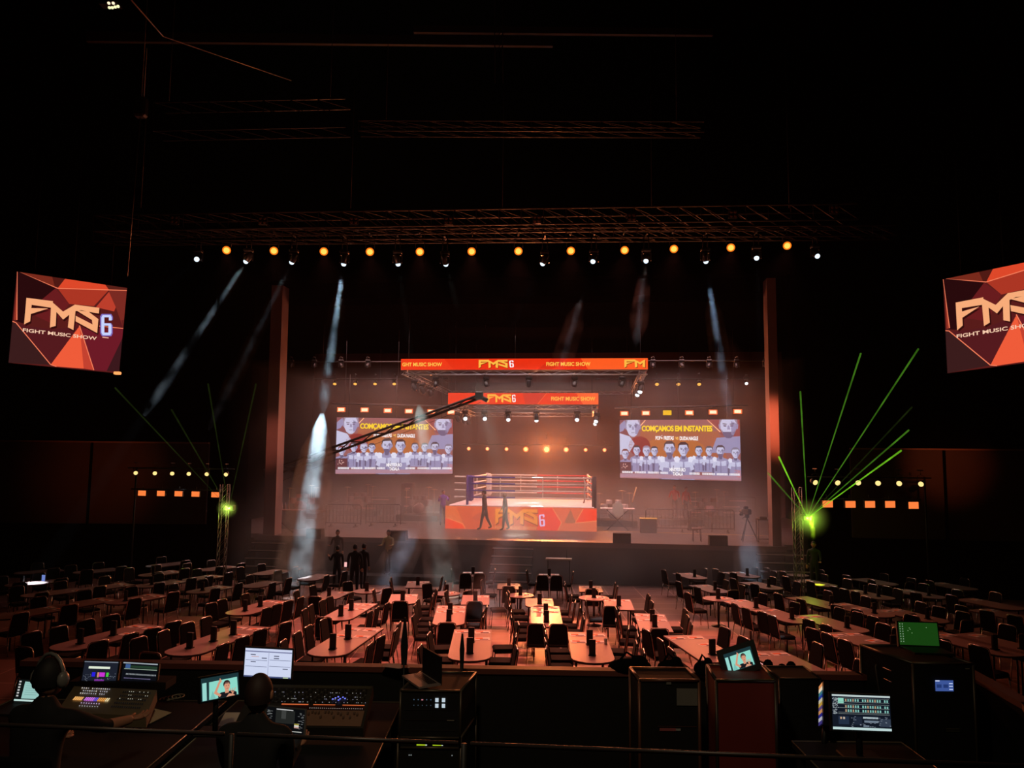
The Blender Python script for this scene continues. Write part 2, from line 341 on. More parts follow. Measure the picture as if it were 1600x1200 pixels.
# ------------------------------------------------------------ logo and poster art
LQ = Quad(PT(26.7, 424.5, 25.2), PT(198.5, 450, 26.9), PT(13.3, 566.7, 25.5))
def cl(pts, q=LQ, ox=0, oy=400, k=6.0): return [q.uv(ox+x/k, oy+y/k) for x, y in pts]
LOGO = [[(248,392),(302,399),(283,612),(226,641)], [(248,392),(497,424),(486,486),(245,450)], [(292,488),(452,492),(285,545)],
        [(480,430),(532,470),(522,655),(468,671)], [(480,424),(592,522),(592,596),(500,492)], [(590,522),(704,455),(712,500),(592,596)],
        [(655,500),(714,462),(688,695),(636,668)], [(700,456),(931,486),(927,539),(822,522),(760,508),(706,516)],
        [(712,508),(830,522),(922,592),(916,662),(868,645),(862,600)], [(709,560),(868,642),(917,640),(911,723),(708,612)]]
LOGO = [cl(p) for p in LOGO]
SIX = [[(950,575),(978,575),(978,718),(950,718)], [(962,553),(1036,553),(1047,575),(950,575)], [(1020,553),(1047,575),(1047,604),(1020,604)],
       [(950,718),(1045,718),(1034,742),(962,742)], [(1016,650),(1045,650),(1045,720),(1016,720)], [(976,632),(1036,632),(1045,652),(976,652)]]
SIX = [cl(p) for p in SIX]
def bb(ps): return min(u for p in ps for u, v in p), min(v for p in ps for u, v in p), max(u for p in ps for u, v in p), max(v for p in ps for u, v in p)
LB, SB6 = bb(LOGO), bb(SIX)
def put(mb, q, polys, box, dst, m, layer, clip=None):
    for p in polys:
        pp = [(dst[0]+(u-box[0])/(box[2]-box[0])*(dst[2]-dst[0]), dst[1]+(v-box[1])/(box[3]-box[1])*(dst[3]-dst[1])) for u, v in p]
        if clip and min(u for u, v in pp) > clip: continue
        art(mb, q, pp, m, layer)
FACETS = [([(610,213),(988,270),(1025,320),(540,303)],(222,72,42)), ([(190,148),(490,195),(515,295)],(120,42,28)), ([(490,195),(610,213),(540,303),(515,295)],(80,26,20)),
    ([(540,303),(1020,320),(880,470),(650,450)],(172,54,36)), ([(988,270),(1193,303),(1190,324),(1022,320)],(88,32,24)), ([(1020,322),(1190,324),(1163,680),(1085,480)],(122,42,34)),
    ([(1022,335),(1085,480),(1070,520),(900,480)],(188,62,44)), ([(160,145),(190,148),(520,303),(390,410),(240,640),(150,610)],(40,10,12)), ([(155,320),(165,600),(130,600)],(150,50,36)), ([(520,303),(650,450),(500,640),(330,560),(390,410)],(104,28,30)),
    ([(640,620),(1160,600),(1163,680),(760,680)],(90,26,28)), ([(745,652),(475,1020),(530,1036),(785,1056)],(240,92,58)), ([(745,652),(785,1056),(880,1070)],(196,66,48)),
    ([(760,680),(1160,680),(1152,772),(1000,1078),(880,1070)],(108,26,38)), ([(1155,772),(1135,1085),(1000,1078)],(58,24,28)), ([(110,608),(150,625),(475,1020),(78,1000)],(58,28,28)),
    ([(165,640),(480,690),(745,660),(475,1018)],(84,26,30))]
FACETS = [(cl(p), c) for p, c in FACETS]
FLINES = [[cl([a])[0], cl([b_])[0]] for a, b_ in (((190,148),(540,303)), ((540,303),(1192,324)), ((112,612),(150,625)), ((150,625),(475,1018)), ((475,1018),(530,1036)), ((745,652),(880,1070)), ((930,657),(1162,680)), ((160,145),(158,600)))]
TB = (cl([(216,672)])[0][0], cl([(216,672)])[0][1]+.005, cl([(905,798)])[0][0], cl([(905,798)])[0][1]-.01)
def side_screen(q, label):
    t = thing('hanging_screen', label, 'screen', q.pt(.5, 1))
    def rel(mb): 
        o = Vector(t.location); mb.v = [tuple(Vector(v)-o) for v in mb.v]; return mb
    b = MB(); panel(b, q, .14, BLK, .02)
    for u in (.15, .5, .85): b.tube([q.pt(u, 0, -.07), q.pt(u, 0, -.07)+Vector((0, 0, 16-q.pt(u, 0).z))], .012, 4, BLK)
    rel(b).build('screen_body', None, t)
    b = MB(); arect(b, q, 0, 0, 1, 1, E((88, 28, 26)), 0)
    for p, c in FACETS: art(b, q, p, E(c), 1)
    for a, c in FLINES: aline(b, q, a, c, .009, E((250, 128, 92)), 2)
    rel(b).build('screen_picture', None, t)
    b = MB(); sh = (.012, .02)
    put(b, q, LOGO, LB, (LB[0]+sh[0], LB[1]+sh[1], LB[2]+sh[0], LB[3]+sh[1]), E((50, 12, 12)), 3)
    put(b, q, LOGO, LB, LB, E((248, 172, 122)), 4)
    atext(b, q, 'FIGHT MUSIC SHOW', TB[0], TB[1], TB[2], TB[3], E((250, 205, 175)), 4, .02)
    rel(b).build('lettering', None, t)
    b = MB()
    put(b, q, SIX, SB6, (SB6[0]-.012, SB6[1]-.012, SB6[2]+.012, SB6[3]+.012), E((130, 110, 190)), 4)
    put(b, q, SIX, SB6, SB6, E((200, 212, 255)), 5)
    u0, v0 = cl([(960, 757)])[0]; u1, v1 = cl([(1018, 772)])[0]; arect(b, q, u0, v0, u1, v1, E((255, 190, 165)), 5)
    rel(b).build('number_six', None, t)
    return t
side_screen(LQ, 'square screen with the FMS 6 logo hanging by the left wall')
RQ = Quad(PT(1473.5, 436.5, 24.5), PT(1473.5+196, 396, 22.2), PT(1480.5, 583, 24.9))
side_screen(RQ, 'cropped logo screen at the right edge, only FM and part of S showing')
b = MB(); b.bbox((0, 0, 0), (.22, .16, .1), .02); o = b.build('indicator_lamp', E((255, 165, 95), 1.2), None, LQ.pt(*LQ.uv(183.5, 583.0))); tag(o, 'small amber lamp under the corner of the left hanging screen', 'lamp')

# fight poster screens
def PX(q0, cx, cy_): return q0
PQ = Quad(PT(968, 656, 40.0), PT(1155.6, 655.5, 37.7), PT(969.2, 747, 40.0))
def pc(x, y): return PQ.uv(960+x/7.619, 640+y/7.619)
PB = [pc(62, 130), pc(1490, 118), pc(1508, 858)]
def P1(x, y):                            # poster crop coordinates -> 0..1 whatever the panel
    return ((x-64)/1432.0, (y-(126 if y < 300 else 126+(y-300)*0.02))/ (712.0))
SK = [(200, 200, 228), (150, 144, 182), (104, 92, 124), (56, 42, 56), (226, 226, 246)]
def bust(mb, q, x, y, s, hair=(96, 78, 90), lay=4, lean=0.0, tor=True, fists=0, beard=0, dark=None):
    def P(dx, dy): return P1(x+dx*s, y+dy*s)
    if tor:
        art(mb, q, [P(-.35,.9), P(.35,.9), P(.6,1.5), P(1.7,1.9), P(2.1,3.2), P(2.0,6.0), P(-2.0,6.0), P(-2.1,3.2), P(-1.7,1.9), P(-.6,1.5)], E(SK[1]), lay)
        art(mb, q, [P(-1.3,2.2), P(-.1,2.4), P(-.2,3.5), P(-1.2,3.4)], E(SK[0]), lay+1)
        art(mb, q, [P(1.3,2.2), P(.1,2.4), P(.2,3.5), P(1.2,3.4)], E(SK[0]), lay+1)
        art(mb, q, [P(-.06,3.5), P(.06,3.5), P(.05,5.5), P(-.05,5.5)], E(SK[2]), lay+1)
        art(mb, q, [P(-2.05,3.2), P(-1.5,3.0), P(-1.55,5.6), P(-2.0,5.6)], E(SK[2]), lay+1)
        art(mb, q, [P(2.05,3.2), P(1.5,3.0), P(1.55,5.6), P(2.0,5.6)], E(SK[2]), lay+1)
        art(mb, q, [P(-.5,1.0), P(.5,1.0), P(.3,1.9), P(-.3,1.9)], E(SK[2]), lay+1)
        if dark: art(mb, q, [P(-1.5,2.2), P(1.5,2.2), P(1.7,6.0), P(-1.7,6.0)], E(dark), lay+2)
    art(mb, q, [P(-1.02,-.3), P(-.95,-1.0), P(-.5,-1.45), P(.4,-1.5), P(.95,-1.05), P(1.02,-.3), P(.8,.1), P(-.8,.1)], E(hair), lay+2)
    art(mb, q, [P(-.88,-.35), P(-.7,-.9), P(.65,-.95), P(.88,-.35), P(.85,.35), P(.55,1.0), P(.2,1.28), P(-.2,1.28), P(-.55,1.0), P(-.85,.35)], E(SK[0]), lay+3)
    art(mb, q, [P(.3,-.6), P(.88,-.3), P(.85,.35), P(.55,1.0), P(.3,.9)], E(SK[1]), lay+4)
    if beard: art(mb, q, [P(-.82,.25), P(-.6,.62), P(.6,.62), P(.82,.25), P(.55,1.05), P(.2,1.35), P(-.2,1.35), P(-.55,1.05)], E(SK[2]), lay+4)
    for k in (-1, 1):
        art(mb, q, [P(k*.62,-.34), P(k*.16,-.28), P(k*.18,-.2), P(k*.6,-.24)], E(SK[3]), lay+5)
        art(mb, q, [P(k*.55,-.12), P(k*.2,-.12), P(k*.22,.04), P(k*.5,.04)], E(SK[2]), lay+5)
        art(mb, q, [P(k*.9,-.2), P(k*1.08,-.25), P(k*1.02,.3), P(k*.86,.3)], E(SK[1]), lay+3)
    art(mb, q, [P(-.08,-.1), P(.1,-.1), P(.2,.36), P(-.14,.36)], E(SK[1]), lay+5)
    art(mb, q, [P(-.24,.72), P(.24,.7), P(.2,.77), P(-.2,.79)], E(SK[2]), lay+5)
    for k in ((-1, 1)[:fists]):
        art(mb, q, [P(k*.9,1.5), P(k*1.5,1.3), P(k*1.9,1.8), P(k*1.6,2.5), P(k*.9,2.4)], E(SK[4]), lay+6)
        art(mb, q, [P(k*.95,2.3), P(k*1.6,2.4), P(k*2.0,3.8), P(k*1.3,4.1)], E(SK[0]), lay+5)
def poster(q, label, name_clip=None):
    t = thing('stage_screen', label, 'screen', q.pt(.5, 1))
    def rel(mb):
        o = Vector(t.location); mb.v = [tuple(Vector(v)-o) for v in mb.v]; return mb
    b = MB(); panel(b, q, .16, BLK, .03)
    for u in (.1, .5, .9): b.tube([q.pt(u, 0, -.08), q.pt(u, 0, -.08)+Vector((0, 0, 2.2))], .02, 4, BLK)
    rel(b).build('screen_body', None, t)
    b = MB(); arect(b, q, 0, 0, 1, 1, E((150, 92, 92)), 0)
    art(b, q, [P1(330,260), P1(1250,260), P1(1350,600), P1(250,600)], E((168, 94, 66)), 1)
    aell(b, q, .46, .52, .27, .24, E((182, 104, 54)), 2)
    art(b, q, [P1(64,126), P1(390,126), P1(250,330), P1(64,330)], E((132, 74, 78)), 1)
    art(b, q, [P1(1120,122), P1(1496,122), P1(1496,400), P1(1280,300)], E((146, 70, 70)), 1)
    aell(b, q, *P1(310, 450), .095, .17, E((140, 44, 40)), 3)
    art(b, q, [P1(64,790), P1(1496,790), P1(1496,838), P1(64,838)], E((172, 132, 150)), 12)
    for x0, y0, x1, y1 in ((388,128,312,214), (1125,118,1275,272), (66,200,95,165)): aline(b, q, P1(x0, y0), P1(x1, y1), .018, E((255, 190, 140)), 3)
    # two large portraits in the corners, then the line of fighters
    art(b, q, [P1(64,290), P1(190,330), P1(250,420), P1(190,520), P1(64,560)], E(SK[0]), 3)
    bust(b, q, 232, 215, 92, (150, 138, 160), 3, tor=False)
    art(b, q, [P1(64,190), P1(130,130), P1(150,200), P1(110,260), P1(64,280)], E(SK[1]), 4)
    art(b, q, [P1(1230,340), P1(1496,320), P1(1496,520), P1(1160,520)], E(SK[1]), 3)
    bust(b, q, 1368, 205, 104, (150, 132, 150), 3, tor=False, beard=1)
    rnd = random.Random(3)
    for x, y, s, hr, fi, be, dk in ((132,550,44,(120,60,60),0,0,(96,50,56)), (275,505,44,(70,58,66),0,0,None), (395,510,46,(150,134,160),1,0,None), (492,510,42,(66,54,70),2,0,None),
                                    (1020,500,42,(84,70,84),1,0,None), (1142,500,42,(90,78,90),1,0,None), (1440,520,46,(130,118,140),1,0,None), (1270,500,50,(76,60,72),1,1,None), (676,480,66,(84,60,62),2,1,None), (840,485,62,(70,42,46),2,0,None)):
        bust(b, q, x, y, s, hr, 4 if s < 60 else 6, fists=fi, beard=be, dark=dk)
    for k in range(9): u, v = P1(1420+(k % 3)*20, 720+k*10); arect(b, q, u, v, min(1, u+.05), v+.006, E((214, 110, 90)), 13)
    for k in range(14): u, v = P1(85+rnd.random()*70, 665+rnd.random()*60); arect(b, q, u, v, u+.006, v+.012, E((240, 200, 190)), 13)
    rel(b).build('screen_picture', None, t)
    b = MB()
    for m, l, dx, dy in ((E((110, 60, 10)), 14, 3, 4), (E((255, 214, 40)), 15, 0, 0)):
        u0, v0 = P1(342+dx, 196+dy); u1, v1 = P1(1186+dx, 283+dy); atext(b, q, 'COMÇAMOS EM INSTANTES', u0, v0, u1, v1, m, l, .045, .9)
    u0, v0 = P1(510, 312); u1, v1 = P1(730, 372); atext(b, q, 'POPÓ FREITAS', u0, v0, u1, v1, E((250, 246, 250)), 15, .04, .9)
    u0, v0 = P1(748, 332); u1, v1 = P1(784, 366); atext(b, q, 'VS', u0, v0, u1, v1, E((255, 205, 110)), 15, .04)
    u0, v0 = P1(800, 326); u1, v1 = P1(1018, 374); atext(b, q, 'DUDA NAGLE', u0, v0, u1, v1, E((250, 246, 250)), 15, .04, .9)
    u0, v0 = P1(672, 706); u1, v1 = P1(862, 752); atext(b, q, 'MINOTOURO', u0, v0, u1, v1, E((250, 246, 250)), 15, .04, .85)
    u0, v0 = P1(708, 758); u1, v1 = P1(832, 802); atext(b, q, 'TADALA', u0, v0, u1, v1, E((250, 246, 250)), 15, .04, .85)
    for x0, x1 in ((92,228),(250,390),(410,548),(558,655),(908,1034),(1056,1204),(1222,1346),(1364,1488)):
        rr = random.Random(x0); x = x0; 
        while x < x1-6:
            ww = rr.choice((5, 8, 10)); u0, v0 = P1(x, 758); u1, v1 = P1(min(x+ww, x1), 784); arect(b, q, u0, v0, u1, v1, E((248, 244, 250)), 15); x += ww+3
    rel(b).build('lettering', None, t)
poster(Quad(PT(526.5, 652, 38.8), PT(708, 655, 40.2), PT(524, 741, 38.8)), 'wide fight poster screen to the left of the ring, crossed by the camera crane')
poster(PQ, 'wide fight poster screen to the right of the ring, in plain view')

# ------------------------------------------------------------ the ring
RB = 4.6; r0 = SL(PS(695.5, 826, RB))[0]; r1 = SL(PS(932.5, 828, RB))[0]; RW = r1-r0; RC = (r0+r1)/2; DZ = STZ+1.06
t = thing('boxing_ring', 'boxing ring with orange logo apron and white ropes on the stage', 'boxing ring', SW(RC, RB, STZ), YAW)
b = MB(); b.box((0, RW/2, .5), (RW-.1, RW-.1, 1.0)); b.build('platform', mat('ring_platform', (50, 44, 46), .8), t)
b = MB(); cz = 1.06; b.bbox((0, RW/2, cz-.03), (RW-.24, RW-.3, .12), .03, mat('ring_canvas', (225, 218, 226), .8, 0, .05, 1.5))
for x, y in ((-1.5, 1.2), (1.3, 1.0), (2.5, 1.4), (0, 3.2)): b.box((x, y, cz+.032), (.7, .12, .004), mat('canvas_print', (150, 145, 170), .8))
b.build('canvas', None, t)
q = Quad((-RW/2, -.02, 1.05), (RW/2, -.02, 1.05), (-RW/2, -.02, -.0)); q.N = Vector((0, -1, 0))
b = MB(); b.box((0, .03, .525), (RW, .08, 1.05)); led = b.build('apron', BLK, t)
def A(x, y): return ((x-36)/1512.0, (y-62-(x-36)*.017)/ (222.0+(x-36)*.0))
b = MB(); arect(b, q, 0, 0, 1, 1, E((226, 92, 48)), 0)
for p, c in (([(36,62),(150,75),(215,230),(36,170)],(232,104,50)), ([(36,172),(215,235),(243,282),(36,282)],(255,70,26)), ([(150,75),(330,90),(300,180),(420,200),(400,290),(243,282)],(218,84,44)),
             ([(300,180),(400,120),(420,230)],(206,80,46)), ([(450,210),(490,200),(525,285),(440,285)],(236,96,54)), ([(960,90),(1110,80),(1202,225),(1165,300),(960,292)],(255,62,40)),
             ([(1110,80),(1290,90),(1202,225)],(232,98,60)), ([(1290,100),(1350,240),(1230,225)],(176,92,60)), ([(1415,90),(1548,100),(1548,205),(1335,228)],(255,60,26)), ([(1202,232),(1548,215),(1548,300),(1165,300)],(226,104,66))):
    art(b, q, [A(*v) for v in p], E(c), 1)
for x0, y0, x1, y1 in ((36,172,215,235), (215,235,243,282), (1110,82,1202,225), (1202,225,1165,300), (1335,228,1415,92), (1335,228,1548,207), (490,200,525,285)): aline(b, q, A(x0, y0), A(x1, y1), .03, E((255, 150, 90)), 2)
b.build('apron_picture', None, led)
b = MB(); put(b, q, LOGO, LB, (*A(550, 95), *A(972, 262)), E((150, 48, 20)), 3); put(b, q, LOGO, LB, (*A(542, 88), *A(966, 250)), E((255, 150, 50)), 4)
atext(b, q, 'FIGHT MUSIC SHOW', *A(540, 256), *A(960, 292), E((255, 168, 110)), 4, .02); put(b, q, SIX, SB6, (*A(978, 142), *A(1040, 262)), E((240, 205, 255)), 4); b.build('apron_lettering', None, led)
hp = 3.0; y0r, y1r = .45, RW-.75; ropes = (.38, .70, 1.02, 1.32)
def cap_post(x, y, m, name='corner_post', r=.06, pad=None):
    b = MB(); b.tube([(x, y, 1.0), (x, y, 1.06+1.42)], r, 10, m); p = b.build(name, None, t)
    if pad:
        b = MB(); b.bbox((x+(.12 if x < 0 else -.12), y+(.12 if y < 3 else -.12), 1.06+.8), (.3, .3, 1.2), .08); b.build('corner_pad', pad, p)
PUR = mat('blue_pad', (70, 40, 150), .6); REDM = mat('red_rope', (220, 40, 48), .6); WRP = mat('white_rope', (235, 228, 222), .6); BLR = mat('blue_rope', (60, 60, 170), .6)
xl, xr = -RW/2+.95, RW/2-.12
cap_post(xl, y0r, PUR, pad=PUR); cap_post(xr, y0r, mat('dark_post', (60, 40, 44), .6), r=.11); cap_post(xl+.1, y1r, WHT, pad=WHT); cap_post(xr-.35, y1r, WHT, r=.05)
for z in ropes:
    for nm, p0, p1, ms in (('front', (xl, y0r), (xr, y0r), ((0, .38, BLR), (.38, 1, WRP))), ('back', (xl+.1, y1r), (xr-.35, y1r), ((0, .5, WRP), (.5, 1, REDM))), ('side', (xl, y0r), (xl+.1, y1r), ((0, .3, BLR), (.3, 1, WRP))), ('side', (xr, y0r), (xr-.35, y1r), ((0, 1, REDM),))):
        b = MB()
        for f0, f1, m in ms:
            a = Vector((p0[0], p0[1], 1.06+z)); c = Vector((p1[0], p1[1], 1.06+z)); b.tube([a.lerp(c, f0), a.lerp(c, f1)], .036, 6, m)
        b.build('rope', None, t)
for x, y in ((-1.0, y0r), (1.0, y0r), (-.6, y1r), (1.4, y1r), (xl+.05, 3), (xr-.18, 3)):
    b = MB(); b.box((x, y, 1.06+.85), (.05, .03, .98)); b.build('rope_spacer', WHT, t)
for sgn in ropes:
    b = MB(); b.tube([(xl-.62, y0r, 1.06+sgn), (xl-.1, y0r, 1.06+sgn)], .05, 6); b.build('rope_cover', WHT, t)
b = MB(); b.tube([(xr-.5, y0r+.05, 2.45), (xr-.4, y0r-.02, 2.1), (xr-.46, y0r, 1.8), (xr-.42, y0r, 1.55), (xr-.48, y0r, 1.25)], .035, 6); b.build('hanging_strap', WHT, t)

# ------------------------------------------------------------ LED frames above the ring
def rect_frame(name, label, pxl, pxr, yt, yb, Yc, depth, art_fn):
    bS = SL(PT((pxl+pxr)/2, yt, Yc))[1]
    L = PS(pxl, yt, bS); R_ = PS(pxr, yt, bS); Bt = PS(pxl, yb, bS)
    aL, _, zt = SL(L); aR = SL(R_)[0]; zb = SL(Bt)[2]; wd = aR-aL; hh = zt-zb
    t = thing(name, label, 'screen', SW((aL+aR)/2, bS, zt), YAW)
    for k, (p0, p1) in enumerate((((-wd/2, 0), (wd/2, 0)), ((wd/2, 0), (wd/2, depth)), ((wd/2, depth), (-wd/2, depth)), ((-wd/2, depth), (-wd/2, 0)))):
        d = Vector((p1[0]-p0[0], p1[1]-p0[1], 0)).normalized(); n = Vector((d.y, -d.x, 0))
        o0, o1 = Vector((p0[0], p0[1], 0)), Vector((p1[0], p1[1], 0))
        b = MB(); R = Matrix((d, n, Vector((0, 0, 1)))).transposed()
        b.box((o0+o1)/2-n*.06+Vector((0, 0, -hh/2)), ((o1-o0).length, .1, hh), BLK, R); bn = b.build('banner_body', None, t)
        qq = Quad(o0, o1, o0+Vector((0, 0, -hh))); qq.N = n
        b = MB(); art_fn(b, qq, k); b.build('banner_picture', None, bn)
        # truss under the banner
        b = MB(); 
        for dz in (-hh-.02, -hh-.2):
            for dn in (-.05, -.3): b.tube([o0+n*dn+Vector((0, 0, dz)), o1+n*dn+Vector((0, 0, dz))], .022, 4)
        N = int((o1-o0).length/.5)
        for i in range(N):
            a, c = o0.lerp(o1, i/N), o0.lerp(o1, (i+1)/N); z_ = (-hh-.02, -hh-.2)
            b.tube([a+n*-.05+Vector((0, 0, z_[i % 2])), c+n*-.05+Vector((0, 0, z_[1-i % 2]))], .012, 3); b.tube([a+n*-.05+Vector((0, 0, -hh-.2)), c+n*-.3+Vector((0, 0, -hh-.2))], .012, 3)
        b.build('truss', ALU, t)
    for x, y in ((-wd/2+.3, .15), (wd/2-.3, .15), (-wd/2+.3, depth-.15), (wd/2-.3, depth-.15)): b = MB(); b.tube([(x, y, -.1), (x, y, 11.44-zt)], .012, 4); b.build('hanging_cable', BLK, t)
    return wd, hh, aL, aR, bS, zt, zb
def art_outer(b, q, k):
    arect(b, q, 0, 0, 1, 1, E((232, 48, 18)), 0)
    art(b, q, [(.0, 0), (.18, 0), (.22, 1), (0, 1)], E((240, 58, 24)), 1); art(b, q, [(.735, 0), (1, 0), (1, 1), (.765, 1)], E((255, 92, 34)), 1); art(b, q, [(.62, 0), (.68, 0), (.62, 1), (.56, 1)], E((214, 40, 16)), 1)
    def L(u0, v0, u1, v1, clip=None):
        put(b, q, LOGO, LB, (u0+.002, v0+.05, u1+.002, v1+.05), E((120, 30, 10)), 2, clip); put(b, q, LOGO, LB, (u0, v0, u1, v1), E((255, 186, 70)), 3, clip)
    if k == 0:
        atext(b, q, 'FIGHT MUSIC SHOW', -.0085, .33, .171, .68, E((255, 196, 80)), 3, .03, 1, (.003, 1)); L(.322, .1, .441, .86); put(b, q, SIX, SB6, (.447, .16, .466, .8), E((250, 250, 255)), 3)
        atext(b, q, 'FIGHT MUSIC SHOW', .597, .33, .774, .68, E((255, 196, 80)), 3, .03); L(.908, .12, 1.03, .84, .985)
def art_inner(b, q, k):
    arect(b, q, 0, 0, 1, 1, E((236, 60, 28)), 0); art(b, q, [(.5, 0), (.66, 0), (.6, 1), (.52, 1)], E((214, 62, 44)), 1)
    art(b, q, [(.855, 0), (1, 0), (1, 1), (.9, 1)], E((255, 100, 48)), 1); aline(b, q, (.66, 0), (.6, 1), .05, E((255, 120, 70)), 2)
    if k == 0:
        put(b, q, LOGO, LB, (.265, .1, .425, .86), E((255, 186, 70)), 3); put(b, q, SIX, SB6, (.43, .14, .455, .82), E((250, 250, 255)), 3); atext(b, q, 'FIGHT MUSIC SHOW', .69, .32, .98, .68, E((255, 190, 80)), 3, .03)
OUT = rect_frame('banner_frame', 'larger upper orange banner frame hanging above the boxing ring', 627, 1012, 561, 578, 33.4, 10.6, art_outer)
INN = rect_frame('banner_frame', 'smaller lower orange banner frame hanging above the boxing ring', 700.5, 935, 614, 631.5, 36.0, 6.6, art_inner)
# ------------------------------------------------------------ dining tables and chairs
TOPM = mat('table_laminate', (172, 146, 142), 0.3, 0, .06, 2.5); EDG = mat('table_edge', (70, 40, 34), 0.5)
LEGM = mat('table_leg_steel', (46, 42, 42), 0.4, .8)
def round_poly(L, Wd, near=True, far=False):
    h = Wd/2; p = []
    if near:
        for k in range(9): a = PI+PI*k/8; p.append((h*math.cos(a), -L/2+h*.85+h*.85*math.sin(a)))
    else: p += [(-h, -L/2), (h, -L/2)]
    if far:
        for k in range(9): a = PI*k/8; p.append((h*math.cos(a), L/2-h*.85+h*.85*math.sin(a)))
    else: p += [(h, L/2), (-h, L/2)]
    return p
TM = {}
def table_meshes(kind, L):
    key = (kind, round(L, 2))
    if key in TM: return TM[key]
    b = MB()
    if kind == 'round': poly = [(.42*math.cos(2*PI*k/24), .42*math.sin(2*PI*k/24)) for k in range(24)]
    else: poly = round_poly(L, .74, kind == 'D')
    b.prism(poly, .722, .75, TOPM); b.prism([(x*1.004, y*1.004) for x, y in poly], .715, .742, EDG)
    top = b.mesh('tabletop'); legs = []
    if kind == 'round':
        b = MB(); b.lathe([(.2, 0), (.2, .02), (.03, .05), (.03, .68), (.12, .7), (.12, .715)], n=12); legs = [(b.mesh('pedestal', LEGM), (0, 0, 0))]
    else:
        b = MB(); b.tube([(0, 0, .71), (0, 0, 0)], .018, 6); m = b.mesh('leg', LEGM)
        legs = [(m, (sx*.29, sy*(L/2-.3), 0)) for sx in (-1, 1) for sy in (-1, 1)]
    TM[key] = (top, legs); return TM[key]
# one banquet chair; the sitter faces +y
def rrect(w, z0, z1, k=5):
    p = [(-w, z0), (w, z0)]; c = .07; ww = w*.9
    for i in range(k+1): a = PI/2*i/k; p.append((ww-c+c*math.cos(a), z1-c+c*math.sin(a)))
    for i in range(k+1): a = PI/2+PI/2*i/k; p.append((-ww+c+c*math.cos(a), z1-c+c*math.sin(a)))
    return p
chair0 = thing('banquet_chair', 'x', 'chair', (0, 0, -50))
b = MB(); b.bbox((0, .02, .45), (.43, .42, .075), .03); b.build('seat', FAB, chair0)
tilt = Matrix.Translation((0, -.19, .46)) @ Matrix.Rotation(math.radians(9), 4, 'X') @ Matrix.Translation((0, 0, -.46))
b = MB(); Mx = tilt @ Matrix(((1, 0, 0, 0), (0, 0, 1, 0), (0, 1, 0, 0), (0, 0, 0, 1))); b.prism(rrect(.205, .49, .93, 3), -.025, .025, None, Mx); b.build('backrest', FAB, chair0)
fr = [(-.205, .04)]; 
b = MB(); pts = [tilt @ Vector(v) for v in ((-.218, 0, .42), (-.2, 0, .87), (-.185, 0, .925), (-.14, 0, .945), (.14, 0, .945), (.185, 0, .925), (.2, 0, .87), (.218, 0, .42))]
b.tube(pts, .0125, 5); b.build('back_frame', CHR, chair0)
for sx in (-1, 1):
    b = MB(); b.tube([(sx*.2, .2, .43), (sx*.22, .24, 0)], .0125, 4); b.build('leg', CHR, chair0)
    b = MB(); b.tube([(sx*.21, -.18, .43), (sx*.225, -.25, 0)], .0125, 4); b.build('leg', CHR, chair0)
b = MB(); b.tube([(-.2, .2, .41), (.2, .2, .41), (.2, -.18, .41), (-.2, -.18, .41), (-.2, .2, .41)], .011, 4); b.build('seat_frame', CHR, chair0)
CK = kids(chair0); CUSED = [False]
CHM = mat('chair_seat_cover', (26, 22, 22), .85)
def put_chair(p, rz, label, grp):
    if not CUSED[0]:
        CUSED[0] = True; chair0.location = p; chair0.rotation_euler = (0, 0, rz); chair0['label'] = label; chair0['group'] = grp; return
    dup(chair0, p, rz, label, grp, CK)
# menu holder, paper menu
b = MB(); b.box((0, 0, .008), (.13, .1, .016), BLK); b.bbox((0, 0, .14), (.115, .05, .26), .008, BLK); MENU_ME = b.mesh('holder')
b = MB(); b.box((0, 0, .0015), (.3, .21, .003), PAP); b.box((-.05, .03, .0034), (.14, .08, .001), mat('paper_print_orange', (240, 120, 40), .8)); b.box((.04, -.05, .0034), (.16, .06, .001), mat('paper_print_dark', (70, 60, 70), .8)); PAP_ME = b.mesh('menu')
b = MB(); b.lathe([(.028, 0), (.035, .1), (.033, .1), (.026, .006)], n=8); CUP_ME = b.mesh('cup', WHT)
